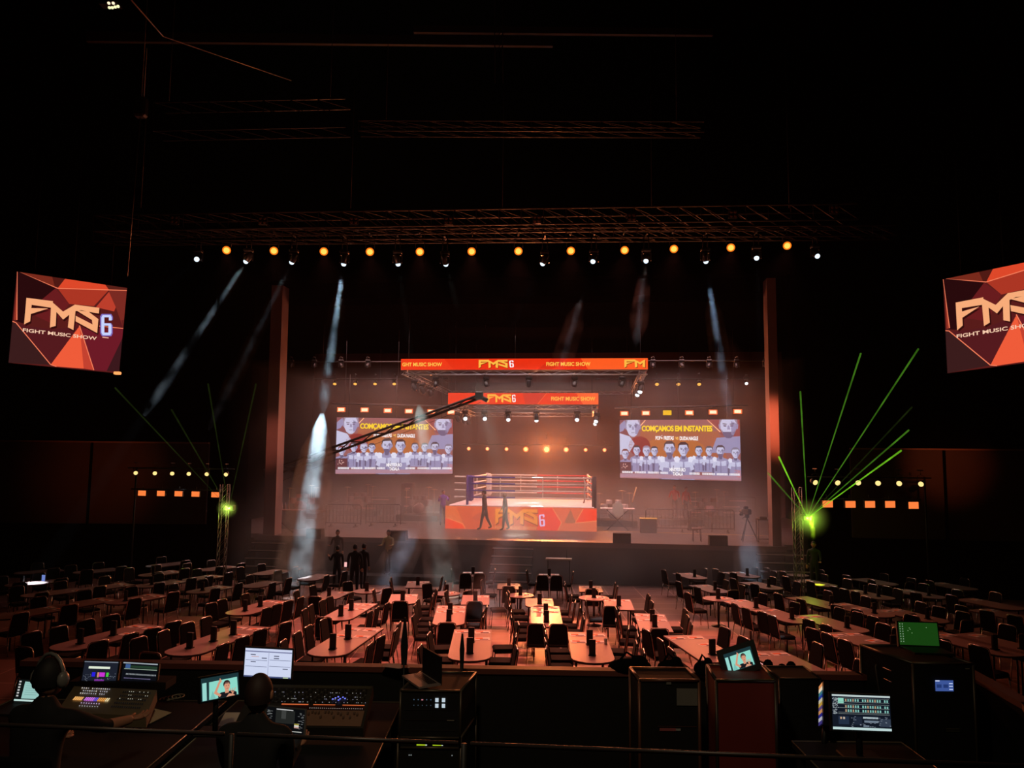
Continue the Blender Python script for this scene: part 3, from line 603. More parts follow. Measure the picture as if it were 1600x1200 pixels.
# (px, py) tabletop centre, kind, length, chairs at near end, per side, menus, papers
T = [ # centre block
 (739,897,'R',1.1,2,1,1,2), (858,900,'R',1.1,2,1,1,2), (653,913,'R',1.3,0,2,1,2), (795,916,'R',1.1,1,1,1,1), (923,920,'R',1.2,1,2,1,2), (573,923.5,'round',0,0,1,1,1), (698,927,'round',0,0,1,1,1), (813,930,'round',0,0,0,1,1),
 (518,930,'D',1.4,1,2,1,1), (630,936,'D',1.5,1,2,1,1), (743,937,'R',1.4,1,1,1,1), (843,942,'D',1.3,1,2,1,1), (928,934,'round',0,0,0,1,1), (966,944,'R',1.5,2,2,1,2),
 (546,955,'D',2.2,1,3,2,4), (703,961,'D',2.4,1,3,2,4), (853,962,'R',2.5,2,4,2,4), (1020,972,'R',2.0,1,2,2,4),
 (540,1001,'D',2.3,0,3,2,4), (736,1006,'D',2.4,0,2,2,3), (922,1010,'D',2.3,0,3,2,4), (1096,1012,'R',2.0,0,2,1,3),
 # left block
 (492,902,'D',1.5,0,2,0,1), (422,894,'D',1.4,0,2,0,0), (338,888,'D',1.5,0,2,0,1), (316,903,'D',1.4,1,2,0,2), (326,921,'D',1.5,1,2,1,2), (407,913,'D',1.4,0,2,0,0), (261,882,'D',1.6,0,1,0,1), (250,896,'D',1.5,0,2,1,2), (250,912,'D',1.6,0,2,1,1),
 (402,949,'D',2.0,0,3,2,2), (345,996,'D',2.4,1,3,3,3), (212,936,'D',1.6,0,2,1,3), (126,943,'D',1.7,1,2,1,2), (164,917,'D',1.6,0,2,0,2), (52,911,'D',1.6,0,2,1,1), (82,926,'D',1.7,0,2,0,1), (46,957,'D',1.7,0,2,0,2), (175,992,'D',2.2,1,3,2,3), (150,892,'D',1.5,0,2,0,0), (60,893,'D',1.5,0,1,0,0),
 # right block
 (1080,900,'D',1.5,0,2,1,1), (1110,920,'D',1.6,1,2,1,1), (1121,934.5,'round',0,1,1,1,1), (1170,946,'D',1.7,0,2,1,2), (1222,962,'D',1.8,0,3,1,2), (1161,898,'D',1.5,0,2,1,2), (1192,915,'D',1.6,0,2,1,0), (1236,896,'D',1.5,1,2,0,1), (1276,911,'D',1.6,0,2,0,1), (1268,936,'D',1.9,1,3,1,0),
 (1370,909,'D',1.6,1,2,0,0), (1357,929,'D',1.8,0,3,2,1), (1437,928,'D',1.7,1,2,1,2), (1345,953,'D',1.9,1,2,1,3), (1428,962,'D',1.8,1,2,1,2), (1300,974,'D',2.0,0,3,1,2), (1365,1006,'D',2.0,1,3,1,3), (1235,1038,'D',1.8,0,1,0,2), (1497,997,'D',1.9,0,2,1,2), (1565,1006,'D',1.8,0,2,1,1), (1578,962,'D',1.8,0,2,0,1), (1530,938,'D',1.7,0,2,0,1), (1490,916,'D',1.6,0,1,0,1)]
TT = []
for (px, py, kind, L, ce, cs, me_, pa) in T:
    z = .76 if py > 986 else (.35 if py > 932 else 0.0)
    p = PZ(px, py, z+.75); p.z = z
    ang = 0.0
    if 560 <= px <= 1040: ang = math.radians(-1.6*p.x)
    elif px < 560: ang = math.radians(-2.6*abs(p.x)) if px < 500 else math.radians(-8)
    else: ang = math.radians(min(20, 2.3*abs(p.x)))
    TT.append([p, ang, kind, L, ce, cs, me_, pa])
# keep every table on its tier
for t in TT:
    ext = (t[3]/2 if t[2] != 'round' else .42)+.1
    lo, hi = {.76: (9.3, 15.9), .35: (16.1, 22.3), 0.0: (22.5, 40)}[round(t[0].z, 2)]
    t[0].y = min(max(t[0].y, lo+ext*math.cos(t[1])), hi-ext*math.cos(t[1]))
# words for each table: row from the stage and place in its row
ORD = ['first', 'second', 'third', 'fourth', 'fifth', 'sixth', 'seventh', 'eighth', 'ninth', 'tenth']
BLOCK = lambda p: 'left' if math.degrees(math.atan2(p.x, p.y)) < -13.5 else ('right' if math.degrees(math.atan2(p.x, p.y)) > 12 else 'centre')
WHERE = {}
for blk in ('left', 'centre', 'right'):
    ids = sorted([i for i, t in enumerate(TT) if BLOCK(t[0]) == blk], key=lambda i: -TT[i][0].y)
    rows = []
    for i in ids:
        if rows and rows[-1][0]-TT[i][0].y < 1.7 and len(rows[-1][1]) < 6: rows[-1][1].append(i)
        else: rows.append([TT[i][0].y, [i]])
    for r, (_, ii) in enumerate(rows):
        ii.sort(key=lambda i: TT[i][0].x)
        for k, i in enumerate(ii): WHERE[i] = '%s table, row %d, %s block' % (ORD[k], r+1, blk)
QUADR = {'left': 'left block', 'centre': 'centre block', 'right': 'right block'}
placed = []
for i, (p, ang, kind, L, ce, cs, nm, npa) in enumerate(TT):
    top, legs = table_meshes(kind, L); wh = WHERE[i]; blk = BLOCK(p)
    t = thing('round_table' if kind == 'round' else 'dining_table', ('small round' if kind == 'round' else ('long round-ended' if kind == 'D' else 'long square-ended'))+' dining table, '+wh.replace(' table', '')+', rows counted from the stage', 'table', p, ang, 'dining tables in the '+QUADR[blk])
    link('tabletop', top, t)
    for m, l in legs: link('pedestal' if kind == 'round' else 'leg', m, t, l)
    placed.append((p, L, ang))
for i, (p, ang, kind, L, ce, cs, nm, npa) in enumerate(TT):
    wh = WHERE[i]; blk = BLOCK(p); R = Matrix.Rotation(ang, 3, 'Z'); grp = 'dining chairs in the '+QUADR[blk]
    rnd = random.Random(i*7+1)
    def world(x, y): return p + R @ Vector((x, y, 0))
    spots = []
    if kind == 'round':
        for k in range(ce+2*cs): a = -PI/2+2*PI*(k+.25)/(max(1, ce+2*cs)); spots.append((.66*math.cos(a), .66*math.sin(a), a+PI/2, ['near', 'right', 'far', 'left'][k % 4]+' side'))
    else:
        for k in range(ce): spots.append(((k-(ce-1)/2)*.48, -L/2-.34, 0.0, 'near end' if ce == 1 else ('near end left', 'near end right')[k]))
        n = min(4, cs+(1 if L >= 1.8 else 0))
        for k in range(n):
            y = L/2-.32-(k*(L-.5)/max(1, n-1) if n > 1 else .2)
            for sx in (-1, 1):
                spots.append((sx*(.54+rnd.uniform(-.03, .1)), y+rnd.uniform(-.05, .05), sx*PI/2+rnd.uniform(-.12, .12), ('left' if sx < 0 else 'right')+' side, '+(['stage end', 'middle', 'near middle', 'desk end'][k] if n == 4 else ['stage end', 'middle', 'desk end'][k] if n == 3 else ['stage end', 'desk end'][k] if n == 2 else 'alone')))
    for x, y, rz, wd in spots:
        q = world(x, y)
        lo, hi = {.76: (8.9, 15.75), .35: (16.25, 22.15), 0.0: (22.65, 40)}[round(p.z, 2)]
        if not lo < q.y < hi: continue
        ok = True
        for j, (pp, LL, aa) in enumerate(placed):
            if j == i: continue
            d = Matrix.Rotation(-aa, 3, 'Z') @ (q-pp)
            if abs(q.z-pp.z) < .1 and abs(d.x) < .55 and abs(d.y) < max(LL, .8)/2+.25: ok = False
        for qq in world.__globals__.setdefault('CH', []):
            if (qq-q).length < .44: ok = False
        if not ok: continue
        CH.append(q)
        put_chair(q, ang+rz, 'black chair, %s, %s' % (wd, wh), grp)
    # things on the table
    for k in range(nm):
        y = -L/2+.5+k*(L-.75)/max(1, nm) if kind != 'round' else 0
        o = link('menu_holder', MENU_ME, None, world(0 if nm < 3 else rnd.uniform(-.1, .1), y)+Vector((0, 0, .75)), (0, 0, ang+rnd.uniform(-.2, .2)))
        tag(o, ('black upright menu holder on ' if nm == 1 else ORD[k]+' black menu holder from desk end on ')+wh, 'menu holder', 'menu holders on the tables')
    for k in range(npa):
        sx = -1 if k % 2 else 1; y = L/2-.25-(k//2)*.55 if kind != 'round' else 0.05
        o = link('paper_menu', PAP_ME, None, world(sx*.19, y)+Vector((0, 0, .7502)), (0, 0, ang+rnd.uniform(-.15, .15)+(PI/2 if kind == 'round' else 0)))
        tag(o, 'paper menu sheet, '+('right' if sx > 0 else 'left')+' side '+('back' if k < 2 else 'front')+', on '+wh, 'menu', 'paper menus on the tables')
o = link('paper_cup', CUP_ME, None, TT[20][0]+Vector((.31, .2, .75))); tag(o, 'small white cup at the right edge of the table nearest the desk, centre block', 'cup')
o = thing('table_lamp', 'tiny warm lamp glowing on the floor in front of the sound desk, far left', 'lamp', PZ(141, 1013, .76))
b = MB(); b.lathe([(.05, 0), (.05, .02), (.012, .03), (.012, .25)], n=8); b.build('stand', BLK, o); b = MB(); b.ball((0, 0, .29), .045); b.build('bulb', E((255, 230, 170), 6), o)
# ------------------------------------------------------------ rigging: trusses and lamps
def truss(name, label, p0, p1, h, d, m, chord=.03, brace=.014, step=.6, n=4, grp=None):
    """box truss hanging with its top front chord from p0 to p1"""
    p0, p1 = Vector(p0), Vector(p1); D = (p1-p0); L = D.length; t = thing(name, label, 'truss', p0, 0, grp); D.normalize()
    upv = Vector((0, 0, 1)) if abs(D.z) < .9 else Vector((0, 1, 0)); sd = D.cross(upv).normalized(); u2 = sd.cross(D).normalized()
    C = [Vector((0, 0, 0)), sd*-d, -u2*h, -u2*h+sd*-d]
    for c in C: b = MB(); b.tube([c, c+D*L], chord, n); b.build('chord', m, t)
    b = MB(); N = max(1, int(L/step))
    for i in range(N):
        a, c = D*(L*i/N), D*(L*(i+1)/N); f = i % 2
        b.tube([C[0]+a, C[2]+c] if f == 0 else [C[0]+a, C[2]+c], brace, 3, cap=False); b.tube([C[1]+a, C[3]+c], brace, 3, cap=False)
        b.tube([C[0]+a, C[2]+a], brace, 3, cap=False); b.tube([C[2]+a, C[3]+c], brace, 3, cap=False); b.tube([C[0]+a, C[1]+c], brace, 3, cap=False)
    b.build('lattice', m, t)
    if name == 'rigging_truss' and abs(D.z) < .5:
        for f in (.08, .92): b = MB(); c = D*(L*f); b.tube([c, c+Vector((0, 0, 20.05-p0.z-c.z))], .01, 4); b.build('hanging_cable', m, t)
    return t
TRM = mat('truss_steel', (80, 72, 70), .5, .3)
a0 = PT(146, 336, TR_Y-.6); a1 = PT(1340, 318, TR_Y-.6)
truss('lighting_truss', 'long box truss over the hall carrying the amber and white lamps, upper chord pair', a0, a1, .55, .9, TRM, .035, .018, .75)
a0 = PT(146, 361, TR_Y-.1); a1 = PT(1400, 352, TR_Y-.1)
truss('lighting_truss', 'long lower truss just above the row of amber lamps', a0, a1, .36, .5, TRM, .03, .015, .8)
for px in (220, 548, 785, 1018, 1233):
    p = PT(px, 325, TR_Y-.4); b = MB(); b.tube([(0, 0, 0), (0, 0, 20.05-p.z)], .012, 4); o = b.build('hanging_cable', TRM, None, p)
    tag(o, {220: 'thin cable holding the left end of the long truss', 548: 'thin cable holding the long truss, second from left', 785: 'thin cable holding the middle of the long truss', 1018: 'thin cable holding the long truss, right of the middle', 1233: 'thin cable holding the right end of the long truss'}[px], 'cable', 'cables from the ceiling')
truss('rigging_truss', 'dim box truss high on the left near the ceiling, with diagonal braces', PT(240, 160, 19), PT(540, 154, 19), .76, .6, mat('rig_steel', (56, 58, 64), .5, .5), .022, .012, .7)
truss('rigging_truss', 'very dark long truss high in the middle, left of the centre column', PT(560, 188, 21), PT(1100, 190, 21), .3, .4, TRM, .02, .01, .9)
truss('rigging_truss', 'short upright truss column hanging from the ceiling at the centre', PT(780, 0, 20)+Vector((0, 0, 5.1)), PT(786, 130, 20), .22, .22, mat('rig_steel', (56, 58, 64), .5), .014, .009, .35)
for k, (x0, y0, x1, y1, Y0, Y1, lb) in enumerate(((205, 0, 255, 57, 14, 17, 'thin steel wire slanting down from the top left corner'), (255, 57, 455, 126, 17, 24, 'long thin steel wire slanting right above the left truss'), (229, 75, 224, 165, 18, 18, 'short upright steel wire at the left end of the upper truss'),
    )):
    b = MB(); p = PT(x0, y0, Y0); b.tube([(0, 0, 0), PT(x1, y1, Y1)-p], .014, 4); o = b.build('steel_wire', mat('wire', (230, 225, 215), .5), None, p); tag(o, lb, 'wire', 'wires under the ceiling')
p = PT(220, 168, 18); t = thing('chain_hoist', 'black chain hoist beside the left end of the upper truss', 'hoist', p); b = MB(); b.bbox((0, 0, 0), (.3, .25, .5), .05); b.build('motor', mat('hoist_black', (40, 40, 34), .5), t); b = MB(); b.tube([(0, 0, -.25), (-.08, 0, -4.2)], .012, 4); b.tube([(0, 0, .24), (0, 0, 20.05-p.z)], .012, 4); b.build('chain', mat('chain_steel', (120, 110, 100), .4, .8), t)
b = MB(); b.box((0, 0, 0), (14, .12, .3)); o = b.build('ceiling_beam', mat('beam_steel', (60, 55, 45), .6), None, PT(500, 62, 22)); tag(o, 'long dark ceiling beam crossing the top left', 'beam')
b = MB(); b.box((0, 0, 0), (9, .12, .2)); o = b.build('ceiling_beam', mat('beam_steel', (60, 55, 45), .6), None, PT(880, 49, 22)); tag(o, 'dark ceiling beam crossing near the top centre', 'beam')
# ceiling lamp block, top left
t = thing('ceiling_fixture', 'small ceiling fixture with six warm cells at the top left', 'lamp', PT(173, 8, 16)); b = MB(); b.box((0, 0, 0), (.42, .2, .06)); b.build('housing', BLK, t)
for k, (x, y) in enumerate(((170, 5), (177, 5), (171, 12), (175.5, 12), (180, 11), (184.5, 10))): b = MB(); b.bbox(PT(x, y, 15.85)-t.location, (.052, .05, .05), .01); b.build('lamp_cell', E((255, 225, 190) if k < 2 else (240, 240, 180), 1.3), t)
# flood lamps (parcans) ---------------------------------------------------
def rotto(d): return Vector(d).to_track_quat('-Z', 'Y').to_euler()
can = MB(); can.lathe([(.09, .3), (.12, .26), (.125, 0), (.118, 0), (.1, .02)], n=14); CAN = can.mesh('can', mat('can_black', (24, 22, 22), .4, .5))
def lensme(r, m, n=14): b = MB(); b.lathe([(r, 0.0), (r*.8, -.012), (r*.3, -.022)], n=n); return b.mesh('lens', m)
yk = MB(); yk.tube([(0, 0, .3), (0, 0, .5)], .014, 5); yk.box((0, 0, .5), (.05, .5, .04)); yk.tube([(-.15, 0, 0), (-.15, 0, .24), (0, 0, .3), (.15, 0, .24), (.15, 0, 0)], .012, 4); YOKE = yk.mesh('yoke', BLK)
def par(p, d, lens, label, grp, s=1.0, hook=.3):
    t = thing('flood_lamp', label, 'lamp', p, 0, grp); t.scale = (s, s, s)
    c = link('can', CAN, t, (0, 0, 0), rotto(d)); link('lens', lens, c, (0, 0, -.003)); link('yoke', YOKE, t, (0, 0, .12)); return t
def lens2(r, m, m2): b = MB(); b.lathe([(r*1.12, .004), (r*1.1, -.004), (r*.8, -.008)], n=16, m=m2); b.lathe([(r*.84, -.004), (r*.7, -.016), (r*.3, -.024)], n=14, m=m); return b.mesh('lens')  # m2 is a glowing outer ring painting the bloom around the lens
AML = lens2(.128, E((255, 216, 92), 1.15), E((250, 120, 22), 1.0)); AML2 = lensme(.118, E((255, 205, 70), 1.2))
for i, p in enumerate(AMBER_P):
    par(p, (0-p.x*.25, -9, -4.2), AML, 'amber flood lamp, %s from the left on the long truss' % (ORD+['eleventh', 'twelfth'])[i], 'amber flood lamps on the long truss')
# moving heads ------------------------------------------------------------
BASES = {}
for HT in (.34, .66):
    b = MB(); b.box((0, 0, HT), (.05, .5, .04)); b.bbox((0, 0, .12), (.3, .24, .12), .03); b.tube([(-.08, 0, .18), (-.08, 0, HT)], .018, 5); b.tube([(.08, 0, .18), (.08, 0, HT)], .018, 5); BASES[HT] = b.mesh('base', BLK)
b = MB(); b.box((0, 0, .03), (.3, .1, .04)); b.box((-.15, 0, -.11), (.03, .09, .26)); b.box((.15, 0, -.11), (.03, .09, .26)); MYOKE = b.mesh('yoke', mat('head_black', (30, 30, 32), .35))
b = MB(); b.lathe([(.06, .2), (.105, .16), (.115, 0), (.1, -.12), (.085, -.15), (.08, -.14)], n=12); MHEAD = b.mesh('head', mat('head_black', (30, 30, 32), .35))
DOME = lambda r, m: (lambda b: (b.lathe([(r, .01), (r*.97, -.025), (r*.8, -.055), (r*.45, -.078), (r*.1, -.084)], n=12), b.mesh('lens', m))[1])(MB())
CLENS = DOME(.088, E((225, 242, 255), 1.3)); OFFL = lensme(.078, mat('dark_lens', (60, 62, 70), .1), 12); WL2 = DOME(.1, E((240, 248, 255), 1.5))
def mhead(p, d, lens, label, grp, s=1.0, up_=False):
    t = thing('moving_head_lamp', label, 'lamp', p, 0, grp); t.scale = (s, s, s)
    link('base', BASES[.66 if up_ else .34], t, (0, 0, .16)); link('yoke', MYOKE, t, (0, 0, .16)); h = link('head', MHEAD, t, (0, 0, .03), rotto(d)); link('lens', lens, h, (0, 0, -.15)); return t
for i, (a, b_, pw, dg, c) in enumerate(MOV_P):
    mhead(a, b_-a, CLENS, 'white moving head lamp, %s from the left under the long truss' % (ORD+['eleventh', 'twelfth'])[i], 'white moving heads under the long truss', 1.0, True)
# audience blinders in the truss, unlit, four cells each
b = MB(); b.bbox((0, 0, 0), (.3, .12, .3), .02); BLH = b.mesh('housing', BLK); b = MB(); b.lathe([(.055, 0), (.06, -.01), (.03, -.03)], n=10); BLL = b.mesh('cell', mat('blinder_glass', (150, 130, 105), .15, .3))
for k, (x, y) in enumerate(((273, 344), (411, 345), (553, 345), (701, 345), (839, 343), (987, 340), (1145, 335), (1303, 328))):
    t = thing('blinder_lamp', 'unlit four-cell blinder in the long truss, %s from the left' % ORD[k], 'lamp', PT(x, y, TR_Y-.68), 0, 'unlit blinders in the long truss'); link('housing', BLH, t)
    for sx in (-1, 1):
        for sz in (-1, 1): link('cell', BLL, t, (sx*.07, -.062, sz*.07), (PI/2, 0, 0))
# strobe panels -----------------------------------------------------------
def strobe_mesh(m, m2=None): b = MB(); b.box((0, -.03, 0), (.42, .01, .24), m2 or m); b.bbox((0, -.036, 0), (.32, .008, .155), .003, m); return b.mesh('panel', None)  # m2 gives a glowing rim that stands in for bloom round the core
b = MB(); b.bbox((0, .03, 0), (.44, .1, .26), .015); SHOUS = b.mesh('housing', BLK)
b = MB(); b.tube([(-.24, .03, 0), (-.24, .03, .2), (.24, .03, .2), (.24, .03, 0)], .012, 4); b.tube([(0, .03, .2), (0, .03, .34)], .018, 4); SYK = b.mesh('bracket', BLK)
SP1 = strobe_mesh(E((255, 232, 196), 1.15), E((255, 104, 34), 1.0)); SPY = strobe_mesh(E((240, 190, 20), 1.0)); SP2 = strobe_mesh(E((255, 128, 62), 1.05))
def strobe(p, rz, me, label, grp, tilt=0.0, s=1.0):
    t = thing('strobe_panel', label, 'lamp', p, rz, grp); t.scale = (s, s, s); link('housing', SHOUS, t); c = link('panel', me, t, (0, 0, 0)); link('bracket', SYK, t); return t
def glow(p, d, pw, c, deg=150, blend=1.0): return spot('strobe_light', Vector(p), Vector(p)+Vector(d), pw, c, deg, blend, .15)
for i, (x, y) in enumerate(((533.5, 640), (570, 640.5), (606, 641.5), (639, 642.5), (674, 643), (705, 644))):
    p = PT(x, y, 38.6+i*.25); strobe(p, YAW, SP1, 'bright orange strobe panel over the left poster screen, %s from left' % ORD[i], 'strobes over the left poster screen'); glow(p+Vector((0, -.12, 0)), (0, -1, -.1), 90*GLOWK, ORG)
for i, (x, y) in enumerate(((975.5, 646), (1009, 645.5), (1042.5, 645), (1077, 645), (1114, 644), (1152.5, 643))):
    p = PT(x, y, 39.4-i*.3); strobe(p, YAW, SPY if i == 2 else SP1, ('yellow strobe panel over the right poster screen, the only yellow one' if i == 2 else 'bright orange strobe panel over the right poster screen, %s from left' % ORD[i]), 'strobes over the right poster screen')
    if i != 2: glow(p+Vector((0, -.12, 0)), (0, -1, -.1), 110*GLOWK, ORG)
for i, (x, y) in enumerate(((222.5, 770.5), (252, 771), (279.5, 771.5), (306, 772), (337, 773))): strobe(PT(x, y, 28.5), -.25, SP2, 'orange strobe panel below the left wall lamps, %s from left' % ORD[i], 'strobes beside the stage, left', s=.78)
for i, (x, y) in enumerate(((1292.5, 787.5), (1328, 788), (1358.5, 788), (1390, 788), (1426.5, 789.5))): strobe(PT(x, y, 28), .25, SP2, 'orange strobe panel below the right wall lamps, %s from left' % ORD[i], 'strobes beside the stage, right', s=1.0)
SML = lensme(.118, E((255, 222, 140), 1.2))
for i, (x, y) in enumerate(((212, 739), (242, 739.5), (269, 740), (295, 740.5), (323, 741), (353, 741.5))): par(PT(x, y, 28.5), (.6-.1*i, -1, -.3), SML, 'small warm lamp in the row beside the stage at left, %s from left' % ORD[i], 'warm lamps beside the stage, left', .62)
for i, (x, y) in enumerate(((1274, 754), (1309, 754.5), (1341, 754.5), (1372, 755), (1405, 755.5), (1439, 756.5))): par(PT(x, y, 28), (.2-.25*i, -1, -.3), SML, 'small warm lamp in the row beside the stage at right, %s from left' % ORD[i], 'warm lamps beside the stage, right', .8)
for nm, x0, x1, ya, yb, Y, lb in (('a', 200, 366, 731, 733, 28.6, 'bar above the left warm lamps'), ('b', 205, 350, 764, 766, 28.6, 'bar above the left strobe panels'), ('c', 1262, 1455, 745, 747, 28.1, 'bar above the right warm lamps'), ('d', 1280, 1440, 779, 781, 28.1, 'bar above the right strobe panels')):
    p = PT(x0, ya, Y); b = MB(); b.tube([(0, 0, 0), PT(x1, yb, Y)-p], .025, 5); o = b.build('lamp_bar', BLK, None, p); tag(o, 'dark pipe '+lb, 'bar', 'lamp bars beside the stage')
for lb, xx, ya, yb, Y in (('left', 205, 731, 880, 28.7), ('right', 1450, 745, 880, 28.2)):
    p = PT(xx, yb, Y); p.z = 0; b = MB(); b.tube([(0, 0, 0), (0, 0, PT(xx, ya, Y).z)], .035, 6); b.bbox((0, 0, .02), (.6, .6, .04), .01); o = b.build('lamp_pole', BLK, None, p); tag(o, 'dark pole holding the %s lamp bars beside the stage' % lb, 'pole', 'poles beside the stage')
# stage electrics ---------------------------------------------------------
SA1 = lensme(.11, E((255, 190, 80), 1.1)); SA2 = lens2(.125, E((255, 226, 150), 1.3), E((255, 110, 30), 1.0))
def pipe(x0, x1, y, b_, label, r=.03):
    p0, p1 = PS(x0, y, b_), PS(x1, y, b_); p1.z = p0.z; b = MB(); b.tube([(0, 0, 0), p1-p0], r, 6, BLK)
    for f in (.1, .5, .9): c = (p1-p0)*f; b.tube([c, c+Vector((0, 0, 11.3-p0.z))], .01, 3, BLK)
    o = b.build('lighting_pipe', None, None, p0); tag(o, label, 'pipe', 'pipes over the stage')
pipe(490, 700, 592, 13.2, 'long pipe holding the small amber lamps, left of the ring'); pipe(930, 1200, 592, 13.2, 'long pipe holding the small amber lamps, right of the ring'); 
for e0, e1, lb in (((533.5, 640, 38.6), (705, 644, 39.85), 'left'), ((975.5, 646, 39.4), (1152.5, 643, 37.9), 'right')):
    p0, p1 = PT(*e0)+Vector((0, .03, .3)), PT(*e1)+Vector((0, .03, .3)); dd = (p1-p0).normalized()*.5; p0, p1 = p0-dd, p1+dd; b = MB(); b.tube([(0, 0, 0), p1-p0], .05, 6, BLK)
    for f in (.1, .5, .9): c = (p1-p0)*f; b.tube([c, c+Vector((0, 0, 11.44-p0.z))], .01, 3, BLK)
    o = b.build('lighting_pipe', None, None, p0); tag(o, 'pipe holding the strobe panels over the %s poster screen' % lb, 'pipe', 'pipes over the stage')
pipe(700, 818, 493, 6.0, 'short high pipe holding the dim top row of lamps'); pipe(722, 958, 694, 15.1, 'low pipe holding the back row of orange lamps'); pipe(432, 1205, 566, 4.6, 'long dark pipe just inside the stage opening')
for i, x in enumerate((523, 555, 586, 616, 646)): par(PS(x, 600, 13.2), (.1, -1, -1.2), SA1, 'small amber lamp high over the left poster screen, %s from left' % ORD[i], 'small amber lamps over the stage, left', .95); 
for i, x in enumerate((1026.5, 1060, 1092.5)): par(PS(x, 600.5, 13.2), (-.1, -1, -1.0), SA1, 'small amber lamp high over the right poster screen, %s from left' % ORD[i], 'small amber lamps over the stage, right', 1.0)
for i, x in enumerate((523, 586, 646, 1026.5, 1060, 1092.5)): p = PS(x, 602, 13.0); spot('amber_light', p, p+Vector((0, -1.2, -3)), 90*GLOWK, (1, .42, .12), 50, 1.0, .1)
mhead(PS(1166, 598, 13.0), (-.2, -1, -.8), WL2, 'single cool white moving head high at the right end of the stage', None, .9); p = PS(1164, 602, 12.7); spot('beam_lamp', p, p+Vector((.5, -.4, -1)), 260*GLOWK, (.6, .65, 1), 32, .8, .05)
for i, x in enumerate((732.5, 761.5, 791.5, 821.5, 854, 884.5, 915, 944.5)):
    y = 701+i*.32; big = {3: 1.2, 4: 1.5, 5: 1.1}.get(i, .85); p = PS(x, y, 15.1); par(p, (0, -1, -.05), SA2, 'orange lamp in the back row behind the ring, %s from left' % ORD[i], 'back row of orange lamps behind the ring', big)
    spot('back_light', p+Vector((0, -.15, 0)), p+Vector((0, -3, .2)), {3: 700, 4: 2400, 5: 550}.get(i, 160)*GLOWK, ORG, 120, 1.0, .1)
for i, (x, y) in enumerate(((711.5, 500), (742, 500), (774.5, 500.5), (804.5, 501))): par(PS(x, y, 6.0), (0, -1, -.5), lensme(.11, E(((70, 60, 40), (235, 225, 110), (190, 180, 110), (80, 70, 60))[i], .9)), 'dim %s lamp on the highest row over the stage, %s from left' % (('grey', 'yellow', 'pale yellow', 'grey')[i], ORD[i]), 'dim top row of lamps over the stage', .7)
for i, x in enumerate((455, 491, 533, 575, 1020, 1065, 1108, 1151, 1196)): mhead(PS(x, 566, 4.6)+Vector((0, 0, -.15)), ((i % 3-1)*.4, -.6, -1), OFFL, 'unlit moving head on the pipe inside the stage opening, %s from left' % ORD[i], 'unlit moving heads inside the stage opening', .8)
# heads under the two LED frames
def frame_heads(info, rows, label, grp):
    wd, hh, aL, aR, bS, zt, zb = info; k = 0
    for (a, bb_, lit, d, s) in rows:
        p = SW((aL+aR)/2+a*wd/2, bS+bb_, zb-.62)
        mhead(p, d, WL2 if lit else OFFL, '%s moving head under the %s, %s' % ('lit white' if lit else 'unlit', label, ['front left', 'front, second', 'front middle', 'front, fourth', 'front right', 'left side near', 'left side mid', 'left side far', 'right side near', 'right side mid', 'right side far', 'back left', 'back, second', 'back middle', 'back, fourth', 'back right'][k]), grp, s)
        if lit: spot('beam_lamp', p+Vector(d).normalized()*.36, p+Vector(d)*5, 3*lit*GLOWK, (.85, .95, 1), 12, .5, .05)
        k += 1
frame_heads(OUT, [(-.72, .3, 0, (0, -.5, -1), 1), (-.3, .3, 0, (.2, -.5, -1), 1), (0.05, .3, 0, (0, .5, -1), 1), (.42, .3, 0, (-.2, -.5, -1), 1), (.8, .3, 0, (-.3, -.5, -1), 1), (-.97, 2.0, 0, (.4, -.2, -1), 1.1), (-.97, 3.6, 0, (.4, .2, -1), 1.1), (-.97, 5.4, 0, (.4, .4, -1), 1.1),
                  (.97, 2.6, 260, (-.2, -.3, -1), 1.1), (.97, 4.4, 160, (-.4, -.2, -1), 1.1), (.97, 6.2, 0, (.3, -.2, -1), 1.1)], 'larger upper banner frame', 'moving heads under the larger banner frame')
frame_heads(INN, [(-.78, .3, 120, (.1, -.8, -.6), 1), (-.52, .3, 80, (.2, -.8, -.6), 1), (-.2, .3, 200, (.1, -.7, -1), 1), (.18, .3, 420, (.02, -.05, -1), 1), (.72, .3, 120, (-.1, -.7, -.8), 1), (-.98, 2.2, 0, (.4, .2, -1), 1), (-.98, 4.0, 0, (.4, .2, -1), 1), (-.98, 5.4, 0, (.4, .2, -1), 1),
                  (.98, 1.6, 100, (-.4, -.7, -1), 1), (.98, 3.0, 0, (-.4, .2, -1), 1), (.98, 4.6, 340, (-.8, -.4, -.9), 1)], 'smaller lower banner frame', 'moving heads under the smaller banner frame')
# laser towers ------------------------------------------------------------
def tower(px, py_top, py_las, Y, side, beams, dim):
    p = PT(px, py_las, Y); base = Vector((p.x, p.y, 0.0))
    truss('laser_tower', 'slim lattice tower beside the stage carrying the %s green laser' % side, base+Vector((-.13, .2, PT(px, py_top, Y).z)), base+Vector((-.13, .2, 0.02)), .26, .26, ALU, .018, .009, .3)
    t = thing('laser_projector', 'green laser projector on the %s tower beside the stage' % side, 'laser', p)
    b = MB(); b.bbox((0, .0, 0), (.3, .3, .2), .03); b.build('housing', BLK, t); b = MB(); b.lathe([(.035, 0), (.03, -.01), (.01, -.015)], n=10, M=Matrix.Rotation(-PI/2, 4, 'X')); b.build('aperture', E((225, 255, 120), 9 if not dim else 7), t, (0, -.152, 0))
    for k, (x, y, Yb, st) in enumerate(beams):
        q = PT(x, y, Yb)-p; b = MB(); n = 10
        b.tube([Vector((0, -.16, 0)).lerp(q, j/n) for j in range(n+1)], .01, 5, None, True, True, [.012+.014*j/n for j in range(n+1)])
        b.build('laser_beam', LASER[st], t)
    return p
